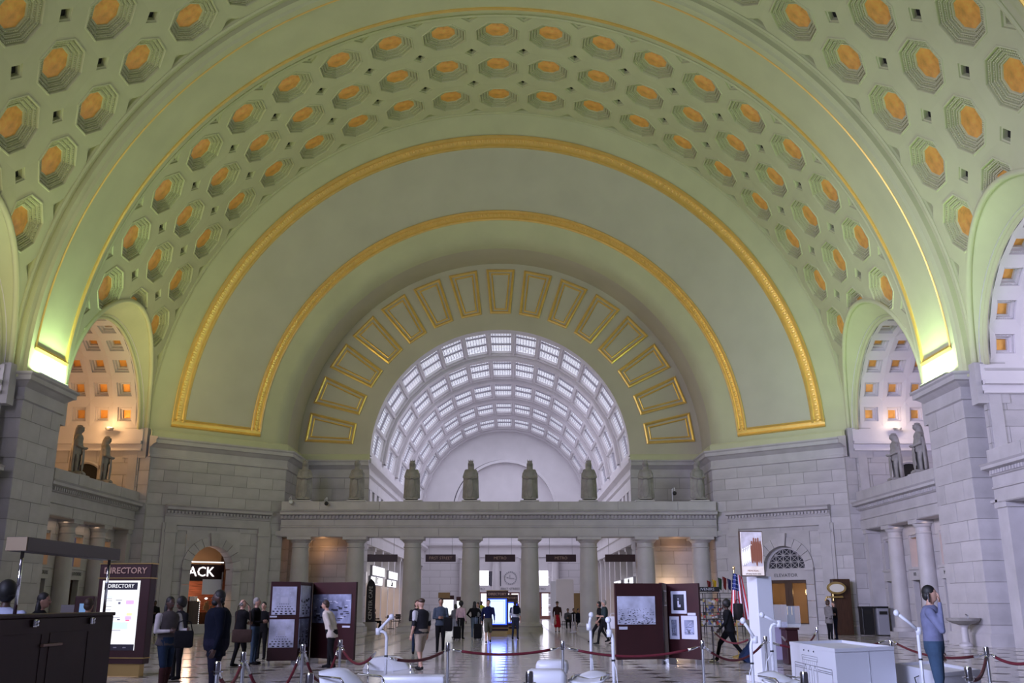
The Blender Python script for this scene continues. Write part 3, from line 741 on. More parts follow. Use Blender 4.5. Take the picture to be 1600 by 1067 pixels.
        # dark round-headed opening on the far chamber wall
        if bi == 0:
            g = MB(); pts = [(AX + s * (23.0 + .95 * cos(pi * k / 14)), 8.2 + .95 * sin(pi * k / 14)) for k in range(15)] + [(AX + s * 22.05, 7.4), (AX + s * 23.95, 7.4)]
            g.prism(pts, yc + 4.98, yc + 5.1); obj('dark_archway', g, M['dark'], wc, fixn=True)
            g = MB(); g.tube([(AX + s * (23.0 + 1.05 * cos(pi * k / 14)), yc + 4.95, 8.2 + 1.05 * sin(pi * k / 14)) for k in range(15)], .1, 6); obj('archway_moulding', g, M['stoned'], wc)
# lamps in the side bays (real fittings on the string course)
for s, e, col in ((-1, 70, (1, .55, .22)), (1, 45, (1.0, .78, .6))):
    p = at(170, 668, 53.0) if s < 0 else at(1403, 665, 53.0)
    t = thing('uplight', 'small glowing uplight on the string course behind the %s statues' % ('left' if s < 0 else 'right'), 'lamp', (p.x, 53.1, 10.95))
    q = MB(); q.lathe([(.06, 0), (.2, .03), (.24, .14)], n=14); obj('housing', q, M['steel'], t)
    q = MB(); q.ell((0, 0, .14), (.18, .18, .05)); obj('bulb', q, M['lampglow'], t)
    lamp('uplight_light', 'POINT', (p.x, 52.7, 11.15), e, col, .12)
lamp('bay_glow_left', 'POINT', (AX - 23.3, 47.6, 9.6), 230, (1, .52, .2), .4)
lamp('bay_glow_right', 'POINT', (AX + 23.3, 47.6, 9.6), 135, (.74, .66, .95), .4)
for ux, z_, e, c_ in ((-11, 5.0, 16, (1, .5, .2)), (10.6, 2.6, 60, (1, .68, .42)), (11.0, 5.1, 9, (1, .5, .2))): lamp('niche_light', 'POINT', (AX + ux, 61.0, z_), e, c_, .15)
for s, e in ((-1, 12), (1, 9)): lamp('colonnade_light', 'AREA', (AX + s * 20.45, 48, 5.4), e, (1, .66, .4), 8, (AX + s * 20.5, 48, 0), .2)
# ---- the hall beyond
wh = struct('wall_west_hall', 'side walls of the daylit hall beyond the screen')
ch = struct('ceiling_west_hall', 'white skylit barrel vault of the hall beyond')
RW = 8.95; YW0, YW1 = 64.2, 104.6; bay = (YW1 - YW0) / 5; CH = M['white']
mb = MB(); mb.grid(lambda t, q: (AX + (ROP, ROP, RW)[q] * sin(t), (YR, YW0, YW0)[q], HC + (ROP, ROP, RW)[q] * cos(t)), arcs(-pi / 2, pi / 2, 60), range(3)); obj('opening_reveal', mb, CH, ch, smooth=40)
DA = radians(11.5)
hw = .70; hl_ = bay / 2 - .85                 # half window
def q2(u, v, d): t = u / RW; return ((RW + d) * sin(t), v, (RW + d) * cos(t))
sk = MB(); ua = RW * DA / 2; va = bay / 2
O = [(-ua, -va), (ua, -va), (ua, va), (-ua, va)]; last = (O, 0)
for (e, f, d) in ((hw + .14, hl_ + .14, 0), (hw + .12, hl_ + .12, .14), (hw + .02, hl_ + .02, .14), (hw, hl_, .36)):
    Rr = [(-e, -f), (e, -f), (e, f), (-e, f)]
    for k in range(4):
        k2 = (k + 1) % 4; sk.add([q2(*last[0][k], last[1]), q2(*last[0][k2], last[1]), q2(*Rr[k2], d), q2(*Rr[k], d)], [(0, 3, 2, 1)])
    last = (Rr, d)
# raised transverse rib at both ends of the bay cell
for sv in (-1, 1):
    v1 = sv * va; v0 = sv * (va - .42)
    P = [q2(-ua, v0, 0), q2(ua, v0, 0), q2(ua, v0, -.22), q2(-ua, v0, -.22), q2(-ua, v1, -.22), q2(ua, v1, -.22)]
    sk.add(P, [(0, 1, 2, 3), (3, 2, 5, 4)])
me_sk = sk.mesh('skylight', CH)
pn = MB(); e, f = hw, hl_; P = [(-e, -f), (e, -f), (e, f), (-e, f)]; pn.add([q2(*p, .345) for p in P], [(3, 2, 1, 0)]); me_pn = pn.mesh('glass', M['skypane'])
br = MB()
def bar(u0, v0, u1, v1, w_, dd):
    du, dv = (w_, 0) if abs(u1 - u0) < 1e-6 else (0, w_)
    a = [(u0 - du, v0 - dv), (u1 + du, v0 - dv), (u1 + du, v1 + dv), (u0 - du, v1 + dv)]
    br.add([q2(*p, .34) for p in a] + [q2(*p, .34 - dd) for p in a], [(7, 6, 5, 4), (0, 1, 5, 4), (1, 2, 6, 5), (2, 3, 7, 6), (3, 0, 4, 7)])
for k in (-1, 1): bar(-hw, k * hl_ / 3, hw, k * hl_ / 3, .10, .12)
for k in range(-3, 4): bar(k * hw / 3.5, -hl_, k * hw / 3.5, hl_, .018, .03)
for k in range(-8, 9): bar(-hw, k * hl_ / 9, hw, k * hl_ / 9, .03, .03)
me_br = br.mesh('glazing_bars', mat('lead_bars', (.35, .33, .38), .5))
for b in range(5):
    yb = YW0 + bay * (b + .5)
    for k in range(-7, 8):
        o = link('skylight', me_sk, ch, (AX, yb, HC), (0, DA * k, 0))
        link('glass', me_pn, o); link('glazing_bars', me_br, o)
for s in (-1, 1):
    mb = MB(); mb.grid(lambda t, y: (AX + s * RW * sin(t), y, HC + RW * cos(t)), arcs(DA * 7.5, pi / 2, 2), [YW0, YW1]); obj('plain_band', mb, CH, ch)
# end wall of that hall
we = struct('wall_west_end', 'pale end wall with inner arch, doors and clock panel')
mb = MB(); mb.grid(lambda t, r: (AX + r * sin(t), YW1, HC + r * cos(t)), arcs(-pi / 2, pi / 2, 48), [9.2, 5.6]); obj('arch_wall', mb, CH, we)
mb = MB(); mb.grid(lambda t, q: (AX + .1 + (5.6, 5.3, 5.3, 0)[q] * sin(t), (YW1, YW1 - .15, YW1 + .5, YW1 + .5)[q], HC + (5.6, 5.3, 5.3, 0)[q] * cos(t)), arcs(-pi / 2, pi / 2, 48), range(4)); obj('inner_arch', mb, CH, we, smooth=30)
zt = EB + 2.1
sweep('end_entablature', [(AX + 9, YW1), (AX - 9, YW1)], [(0, 6.3), (.1, 6.3), (.1, 7.3), (.5, 7.5), (.5, 7.7), (.15, 7.8), (.15, 9.6), (.4, 9.75), (.4, 11.1), (0, 11.15)], M['white'], we, 1)
for xa, xb in ((-9, -4.6), (4.6, 9)):
    block_wall(we, (AX + xb, YW1 - .05), (AX + xa, YW1 - .05), 0, 6.35, .72, 2.2, [], room=1, seed=41, mt=M['white'])
for i, px in enumerate((723, 775, 818, 868)):
    p = at(px, 900, YW1 - 1.0)
    column('pale stone column framing the far end doors, %s' % ('left end', 'left of the clock panel', 'right of the clock panel', 'right end')[i], p.x, YW1 - .8, 6.3, .42, 'white', 'columns at the far end doors')
bayx = [((at(a, 900, YW1).x), at(b, 900, YW1).x) for a, b in ((732, 767), (783, 812), (826, 862))]
for i, (xa, xb) in enumerate(bayx):
    xc, wd = (xa + xb) / 2, xb - xa
    q = MB(); q.box((xc, YW1 + .1, 5.6), (wd + .4, .1, 1.5)); q.box((xc, YW1, 3.0), (wd + .4, .3, .6)); obj('door_panel', q, M['white'], we)
    if i != 1:
        q = MB(); q.box((xc, YW1 - .02, 4.15), (wd * .8, .04, 1.5)); obj('transom_window', q, M['daypane'], we)
        q = MB(); q.box((xc, YW1 - .06, 4.95), (wd * .9, .1, .1)); q.box((xc, YW1 - .06, 3.35), (wd * .9, .1, .1)); obj('transom_frame', q, M['white'], we)
    else:
        q = MB(); q.box((xc, YW1, 4.15), (wd, .1, 1.7)); obj('clock_panel', q, M['white'], we)
        q = MB()
        for k in range(20):
            a = 2 * pi * k / 20; q.box((xc + .62 * cos(a), YW1 - .08, 4.15 + .62 * sin(a)), (.12, .06, .12))
        q.box((xc + .15, YW1 - .08, 4.1), (.5, .05, .06), 0); q.box((xc - .05, YW1 - .08, 4.3), (.06, .05, .35)); q.box((xc - .3, YW1 - .08, 4.18), (.2, .05, .1)); obj('clock_ornament', q, M['grey'], we)
    text(we, ('METRO', 'FIRST STREET', 'METRO')[i], (xc, YW1 - .17, 3.02), .34, M['engr'])
    q = MB()
    for f_ in (-.25, .25): q.box((xc + f_ * wd, YW1 - .03, 1.45), (wd * .36, .03, 2.3))
    obj('door_glass', q, M['daypane'], we)
    q = MB()
    for f_ in (-.48, 0, .48): q.box((xc + f_ * wd, YW1 - .08, 1.35), (.12, .1, 2.7))
    q.box((xc, YW1 - .08, 2.62), (wd, .1, .12)); q.box((xc, YW1 - .08, .16), (wd, .12, .32)); q.box((xc, YW1 - .08, 1.1), (wd, .06, .05)); obj('door_frame', q, mat('red_brown_door', (.25, .10, .08), .5) if i == 0 else bpy.data.materials['red_brown_door'], we)
# side walls of the hall
for s in (-1, 1):
    sd = 'left' if s < 0 else 'right'
    room = 1 if s > 0 else -1
    u = RW
    sweep('ledge', [P2(u, YR, s), P2(u, YW1, s)], [(0, 9.9), (.15, 10.0), (.15, 10.4), (.45, 10.6), (.45, 10.85), (0, 11.1)], CH, wh, room)
    block_wall(wh, P2(u, YR + .2, s), P2(u, YW1, s), 7.6, 9.9, .78, 2.2, [(1.6 + 2.3 * i, 2.7 + 2.3 * i, 7.9, 9.4) for i in range(17)], room=room, seed=5, mt=CH)
    for i in range(17):
        q = MB(); yy = YR + .2 + 2.15 + 2.3 * i
        q.box((AX + s * (u + .25), yy, 8.7), (.05, 1.1, 1.6)); o = obj('attic_window', q, M['inkgrey'], wh)
    sweep('hall_entablature', [P2(u - .35, YR + .2, s), P2(u - .35, YW1, s)], [(0, 5.35), (0, 6.1), (.08, 6.15), (.08, 6.9), (.45, 7.15), (.45, 7.35), (.1, 7.45), (.1, 7.65), (-.4, 7.7), (-1.4, 7.7), (-1.4, 5.35), (0, 5.35)], CH, wh, room)
    for i in range(11):
        yy = YR + 1.0 + 4.0 * i
        q = MB(); q.box((AX + s * (u + .1), yy, 2.7), (.6, .55, 5.35)); q.box((AX + s * (u + .1), yy, 5.2), (.75, .72, .25)); q.box((AX + s * (u + .1), yy, .3), (.75, .72, .6)); obj('pilaster', q, CH, wh)
    q = MB(); q.box((AX + s * (u + 2.9), (YR + YW1) / 2, 3.0), (.1, YW1 - YR, 6)); obj('shop_wall', q, M['warmwall'], wh)
    q = MB(); q.box((AX + s * (u + 1.6), (YR + YW1) / 2, 3.25), (2.6, YW1 - YR, .2)); obj('gallery_floor', q, CH, wh)
    q = MB()
    for i in range(10):
        yc_ = YR + 3.0 + 4.0 * i
        for k in range(12): q.box((AX + s * (u + .3), yc_ - 1.5 + k * .27, 3.85), (.03, .03, .9))
        q.box((AX + s * (u + .3), yc_, 4.3), (.06, 3.2, .06))
    obj('gallery_railing', q, M['grey'], wh, kind='stuff')
    for i in range(10):
        yc_ = YR + 3.0 + 4.0 * i
        q = MB(); q.box((AX + s * (u + .28), yc_, 3.33), (.16, 3.1, .75)); obj('fascia_panel', q, CH, wh)
lamp('west_hall_daylight', 'AREA', (AX, 84, 18.6), 1500, (.80, .78, 1.0), 30, (AX, 84, 0), 6).rotation_euler = (0, 0, pi / 2)
for s, e in ((-1, 200), (1, 60)): lamp('shop_light', 'AREA', (AX + s * (RW + 1.5), 76, 3.1), e, (1, .72, .5), 1.6, (AX + s * (RW + 1.5), 76, 0), 20)
# close the sides of the space behind the screen
q = MB(); q.box((AX, 61.2, EB + .1), (2 * ROP + 9.6, 4.0, .12)); 
for s in (-1, 1):
    g = MB(); g.box((AX + s * 11.0, 61.2, EB + .2), (5.0, 4.4, .3)); obj('niche_soffit', g, M['stoned'], wh)
# ---- floor: nearest tiles one by one, the rest joined
fl = struct('floor', 'polished pale marble floor with small dark inset tiles')
g = MB(); g.box((AX, 60, -.06), (60, 130, .1)); obj('floor_bed', g, M['joint'], fl)
TS = 1.22; m1 = MB(); h = TS / 2 - .006; c_ = .26
m1.add([(-h + c_, -h, 0), (h - c_, -h, 0), (h, -h + c_, 0), (h, h - c_, 0), (h - c_, h, 0), (-h + c_, h, 0), (-h, h - c_, 0), (-h, -h + c_, 0)], [tuple(range(8))]); me_t = m1.mesh('tile', M['marble'])
m2 = MB(); e = c_ - .012; m2.add([(-e, 0, 0), (0, -e, 0), (e, 0, 0), (0, e, 0)], [(0, 1, 2, 3)]); me_d = m2.mesh('inset_tile', M['marbled'])
far, fard = MB(), MB(); nt = nd = 0
ny0 = 6
for j in range(0, 82):
    y = ny0 + j * TS
    half = y * .56 + 2
    for i in range(-22, 23):
        x = AX + i * TS
        if abs(x) > half or abs(x - AX) > 21.5: continue
        if y > 61 and abs(x - AX) > 12: continue
        if y > 20.5 and nt < 290: link('tile', me_t, fl, (x, y, .0)); nt += 1
        else: far.add([(p[0] + x, p[1] + y, 0) for p in m1.v], m1.f)
        if y > 20.5 and nd < 290: link('inset_tile', me_d, fl, (x + TS / 2, y + TS / 2, 0.0)); nd += 1
        else: fard.add([(p[0] + x + TS / 2, p[1] + y + TS / 2, 0) for p in m2.v], m2.f)
obj('tile_field', far, M['marble'], fl, kind='stuff'); obj('inset_field', fard, M['marbled'], fl, kind='stuff')
# ================================================================ FIGURES
import numpy as np
SK = {'light': mat('light_skin', (.46, .27, .20), .55), 'dark': mat('dark_skin', (.07, .035, .025), .5), 'tan': mat('tan_skin', (.30, .16, .11), .55)}
CL = {}
def cloth(c):
    if c not in CL: CL[c] = mat('cloth_%02d' % len(CL), c, .9, spec=.12, noise=.12, nscale=9, bump=.3, bscale=25)
    return CL[c]
HAIRM = {'black': mat('black_hair', (.008, .007, .007), .6), 'brown': mat('brown_hair', (.035, .018, .01), .6), 'grey': mat('grey_hair', (.22, .21, .20), .6), 'auburn': mat('auburn_hair', (.05, .02, .012), .6)}
def figure_mesh(prims, mats, vox, name):
    """one continuous skin over the given limbs; each face takes the material of the limb it lies on"""
    mb = MB()
    for p in prims:
        if p[0] == 'c':
            _, a, ra, b, rb, mi = p; mb.tube([a, b], [ra, rb], 12); mb.ell(a, (ra,) * 3, 12, 8); mb.ell(b, (rb,) * 3, 12, 8)
        elif p[0] == 'e': mb.ell(p[1], p[2], 16, 10)
        elif p[0] == 'r':
            vs = []; fs = []; n = 20
            for (cx, cy, z, rx, ry) in p[1]:
                vs += [(cx + rx * cos(2 * pi * k / n), cy + ry * sin(2 * pi * k / n), z) for k in range(n)]
            for i in range(len(p[1]) - 1):
                for k in range(n): fs.append((i * n + k, i * n + (k + 1) % n, (i + 1) * n + (k + 1) % n, (i + 1) * n + k))
            fs.append(tuple(reversed(range(n)))); fs.append(tuple((len(p[1]) - 1) * n + k for k in range(n))); mb.add(vs, fs)
    me = mb.mesh(name, mats[0]); o = bpy.data.objects.new(name, me); C.objects.link(o)
    m = o.modifiers.new('r', 'REMESH'); m.mode = 'VOXEL'; m.voxel_size = vox; m.use_smooth_shade = True
    m2 = o.modifiers.new('s', 'SMOOTH'); m2.factor = .5; m2.iterations = 2
    dg = bpy.context.evaluated_depsgraph_get(); me2 = bpy.data.meshes.new_from_object(o.evaluated_get(dg))
    bpy.data.objects.remove(o); bpy.data.meshes.remove(me); me2.name = name
    n = len(me2.polygons); cen = np.empty(n * 3); me2.polygons.foreach_get('center', cen); cen = cen.reshape(-1, 3)
    best = np.full(n, 1e9); idx = np.zeros(n, int)
    for p in prims:
        if p[0] == 'c':
            _, a, ra, b, rb, mi = p; a, b = np.array(a), np.array(b); d = b - a; t = np.clip((cen - a) @ d / max(1e-9, d @ d), 0, 1)
            dist = np.linalg.norm(cen - (a + t[:, None] * d), axis=1) - (ra + (rb - ra) * t)
        elif p[0] == 'e':
            _, c, r, mi = p; dist = (np.linalg.norm((cen - np.array(c)) / np.array(r), axis=1) - 1) * min(r)
        else:
            _, rg, mi = p; rg = np.array(rg); z = cen[:, 2]; rg = rg[np.argsort(rg[:, 2])]
            cx, cy, rx, ry = [np.interp(z, rg[:, 2], rg[:, k]) for k in (0, 1, 3, 4)]
            dist = (np.sqrt(((cen[:, 0] - cx) / rx) ** 2 + ((cen[:, 1] - cy) / ry) ** 2) - 1) * np.minimum(rx, ry)
            dist = np.maximum(dist, np.maximum(z - rg[-1, 2], rg[0, 2] - z))
        w_ = dist < best; best[w_] = dist[w_]; idx[w_] = mi
    me2.materials.clear()
    for m_ in mats: me2.materials.append(m_)
    me2.polygons.foreach_set('material_index', idx.astype(np.int32)); me2.polygons.foreach_set('use_smooth', [True] * n); me2.update()
    return me2
HANDS = {}
def hand_mesh(skin, side):
    """palm in the local xz plane, fingers along -z, thumb towards +y"""
    if (skin, side) in HANDS: return HANDS[(skin, side)]
    g = MB(); g.ell((0, 0, -.045), (.016, .04, .05), 10, 8)
    for k, (y, L) in enumerate(((.028, .068), (.010, .078), (-.009, .072), (-.027, .055))):
        g.tube([(0, y, -.07), (side * -.004, y * 1.08, -.085 - L * .3), (side * -.014, y * 1.1, -.085 - L * .65), (side * -.03, y * 1.05, -.085 - L * .95)], [.0095, .009, .008, .0065], 6)
    g.tube([(0, .025, -.02), (side * -.008, .048, -.045), (side * -.016, .056, -.078)], [.0125, .0105, .008], 6)
    HANDS[(skin, side)] = g.mesh('hand', SK[skin], smooth=True); return HANDS[(skin, side)]
ARM = {  # elbow, wrist, relative to the shoulder joint (x outwards, y forwards, z up)
 'down': ((.05, -.02, -.29), (.06, .05, -.53)), 'back': ((.06, -.13, -.26), (-.10, -.16, -.45)), 'hip': ((.17, -.06, -.24), (.0, .05, -.40)),
 'fwd': ((.04, .08, -.27), (.0, .32, -.25)), 'hold': ((.05, .02, -.28), (-.10, .24, -.27)), 'phone': ((.10, .14, -.24), (-.03, .14, .12)),
 'swingf': ((.05, .08, -.27), (.05, .25, -.46)), 'swingb': ((.05, -.14, -.26), (.05, -.18, -.50)), 'fold': ((.08, .06, -.27), (-.20, .20, -.22)), 'camera': ((.12, .12, -.22), (-.07, .26, -.06)), 'face': ((.02, .18, -.18), (-.08, .16, .06))}
def person(label, x, y, h, rz, top, bot, skin='light', hair='black', shoes=(.01, .01, .012), arms=('down', 'down'), step=0.0, lean=0.0, sleeve='long',
           legs='trousers', coat=0.0, hs='short', wide=1.0, seated=False, vox=None, group=None, under=None, tilt=0.0, sl=None, z=0.0, beard=False):
    t = thing('person', label, 'person', (x, y, z), rz, group)
    T, B, S_, F = 1, 2, 0, 3; P = []; W = wide; hipz = .92 if not seated else .50; dz = hipz - .92
    f = h / 1.75
    def Lz(p):                                # lean forward about the hips
        k = max(0, p[2] - hipz); return (p[0], p[1] + lean * k, p[2])
    for sd in (-1, 1):
        st = step * sd
        hip = (sd * .085, 0, hipz)
        if seated: knee = (sd * .13, .42, .52); ank = (sd * .13, .40 + .1 * sd, .09)
        else: knee = (sd * .095, st * .55 + .02 + abs(st) * .15, .50); ank = (sd * .10, st - (.03 if st < 0 else 0), .085 + (.05 if st < -.15 else 0))
        bm = S_ if legs in ('shorts', 'skirt') else B
        P.append(('c', hip, .10 * W, knee, .072 if legs != 'shorts' else .088, B if legs != 'skirt' else S_))
        P.append(('c', knee, .062 if legs == 'trousers' else .056, ank, .05 if legs == 'trousers' else .038, bm))
        if legs == 'boots': P.append(('c', (knee[0], knee[1], .40), .068, ank, .055, F))
        P.append(('c', (ank[0], ank[1] - .02, .05 + ank[2] - .085), .045, (ank[0] * 1.1, ank[1] + .16, .035 + (ank[2] - .085) * .4), .036, F))
    zt = lambda z: z + dz
    rings = [(.82, .13, .10), (.90, .165, .115), (1.0, .158, .115), (1.12, .148, .11), (1.25, .168, .118), (1.36, .185, .115), (1.43, .16, .095), (1.475, .08, .07)]
    rg = [(0, lean * max(0, z - .92), zt(z), rx * W, ry * (1 + (W - 1) * 1.6)) for z, rx, ry in rings]
    P.append(('r', rg[2:], T)); P.append(('r', rg[:3], B))
    if legs == 'skirt': P.append(('r', [(0, 0, zt(.30), .20, .19), (0, 0, zt(.6), .19, .16), (0, 0, zt(.93), .15, .12)], B))
    if coat: P.append(('r', [(0, -.01, zt(.95 - coat), .20 * W, .15), (0, 0, zt(.98), .17 * W, .13), (0, lean * .3, zt(1.22), .178 * W, .128)], T))
    P.append(('c', Lz((0, 0, zt(1.44))), .055, Lz((0, .012 + tilt * .3, zt(1.55))), .05, S_))
    hc = Vector(Lz((0, .02 + tilt, zt(1.635 - abs(tilt) * .5))))
    P.append(('e', tuple(hc), (.076, .093, .115), S_)); P.append(('e', (hc.x, hc.y + .035, hc.z - .065), (.05, .052, .045), S_))
    P.append(('c', (hc.x, hc.y + .085, hc.z + .01), .012, (hc.x, hc.y + .103, hc.z - .022), .016, S_))
    for sd in (-1, 1): P.append(('e', (hc.x + sd * .076, hc.y - .005, hc.z - .01), (.012, .02, .03), S_))
    wr = []
    for i, sd in enumerate((-1, 1)):
        sh = Vector(Lz((sd * .185 * W, 0, zt(1.385)))); e, q = ARM[arms[i]]
        el = sh + Vector((sd * e[0], e[1], e[2])); wt = sh + Vector((sd * q[0], q[1], q[2]))
        P.append(('c', tuple(sh), .062 * W, tuple(el), .048, T))
        if sleeve == 'short': P.append(('c', tuple(sh.lerp(el, .6)), .05, tuple(el), .043, S_)); P.append(('c', tuple(sh), .066 * W, tuple(sh.lerp(el, .62)), .058, T if sl is None else 4))
        if sl is not None and sleeve == 'long': P[-1] = ('c', tuple(sh), .06 * W, tuple(el), .05, 4)
        P.append(('c', tuple(el), .043, tuple(wt), .031, (T if sl is None else 4) if sleeve == 'long' else S_))
        wr.append((wt, (wt - el).normalized(), sd))
    px = h * FPX / max(8, y); vx = vox or (.015 if px > 110 else (.019 if px > 70 else .026))
    mats = [SK[skin], cloth(top), cloth(bot), cloth(shoes), cloth(sl or top)]
    body = link('body', figure_mesh(P, mats, vx, 'body'), t, scale=(f, f, f))
    for wt, d, sd in wr:
        hm = hand_mesh(skin, sd); o = link('hand', hm, t, tuple(wt * f), None, (f, f, f)); o.rotation_euler = (-d).to_track_quat('Z', 'Y').to_euler()
    # hair
    g = MB(); c = hc
    if hs in ('short', 'long', 'bob', 'ponytail', 'afro'):
        k = 1.0 if hs != 'afro' else 1.35
        g.ell((c.x, c.y - .018 * k, c.z + .03 * k), (.084 * k, .095 * k, .10 * k), 16, 10)
        g.ell((c.x, c.y - .05, c.z - .02), (.078 * k, .06 * k, .075), 12, 8)
    if hs == 'long': g.ell((c.x, c.y - .06, c.z - .13), (.095, .055, .17), 12, 10)
    if hs == 'bob': g.ell((c.x, c.y - .035, c.z - .05), (.10, .075, .09), 12, 10)
    if hs == 'ponytail': g.ell((c.x, c.y - .12, c.z - .03), (.035, .045, .10), 10, 8)
    if hs == 'cap': g.ell((c.x, c.y - .01, c.z + .055), (.086, .102, .07), 16, 10); g.box((c.x, c.y + .10, c.z + .05), (.13, .10, .012))
    if hs == 'hat': g.ell((c.x, c.y, c.z + .06), (.088, .10, .085), 16, 10); g.lathe([(.15, 0), (.152, .006), (.08, .02)], (c.x, c.y, c.z + .045), 16)
    if hs == 'bald': g.ell((c.x, c.y - .05, c.z - .01), (.08, .055, .06), 12, 8)
    obj('hair' if hs not in ('cap', 'hat') else 'cap', g, HAIRM[hair], t, smooth=True, ).scale = (f, f, f)
    if beard: g = MB(); g.ell((c.x, c.y + .045, c.z - .075), (.062, .062, .055), 12, 8); obj('beard', g, HAIRM[hair], t, smooth=True).scale = (f, f, f)
    if px > 60:
        g = MB()
        for sd in (-1, 1): g.ell((c.x + sd * .03, c.y + .088, c.z + .005), (.011, .006, .007), 8, 6)
        obj('eyes', g, M['black'], t).scale = (f, f, f)
        g = MB(); g.ell((c.x, c.y + .089, c.z - .052), (.024, .006, .006), 8, 6); obj('mouth', g, cloth((.22, .06, .05)), t).scale = (f, f, f)
    t['hc'] = tuple(c * f); return t
def shouldered(label, x, y, z, rz, d, m, group=None, strap=None):
    """a soft bag with a flap, handle and strap"""
    t = thing('bag', label, 'bag', (x, y, z), rz, group)
    g = MB(); g.bbox((0, 0, 0), d, .04); obj('pouch', g, m, t, smooth=40)
    g = MB(); g.bbox((0, d[1] * .5, d[2] * .18), (d[0] * .96, .02, d[2] * .6), .01); obj('flap', g, m, t)
    g = MB(); hh = strap or .12; g.tube([(-d[0] * .42, 0, d[2] * .45), (-d[0] * .3, 0, d[2] * .5 + hh * .8), (0, 0, d[2] * .5 + hh), (d[0] * .3, 0, d[2] * .5 + hh * .8), (d[0] * .42, 0, d[2] * .45)], .012, 6); obj('strap', g, m, t)
    return t
def suitcase(label, x, y, rz, h, w_, d, col, tilt=0.0):
    t = thing('suitcase', label, 'suitcase', (x, y, 0), rz); t.rotation_euler = (tilt, 0, rz)
    m = cloth(col); g = MB(); g.bbox((0, 0, h / 2 + .06), (w_, d, h), .04); obj('shell', g, m, t, smooth=40)
    g = MB()
    for k in (-1, 1): g.box((k * w_ * .22, d / 2 + .006, h / 2 + .06), (.03, .012, h * .8))
    g.box((0, d / 2 + .01, h * .35), (w_ * .7, .02, h * .35)); obj('front_pocket', g, m, t)
    for sx_ in (-1, 1):
        for sy_ in (-1, 1):
            g = MB(); g.lathe([(.03, -.012), (.03, .012)], (0, 0, 0), 10); q = obj('wheel', g, M['black'], t, loc=None); q.location = (sx_ * w_ * .38, sy_ * d * .34, .03); q.rotation_euler = (0, pi / 2, 0)
    g = MB(); g.tube([(-.1, -d * .3, h + .04), (-.1, -d * .3, h + .38), (.1, -d * .3, h + .38), (.1, -d * .3, h + .04)], .01, 6); obj('handle', g, M['steel'], t)
    return t
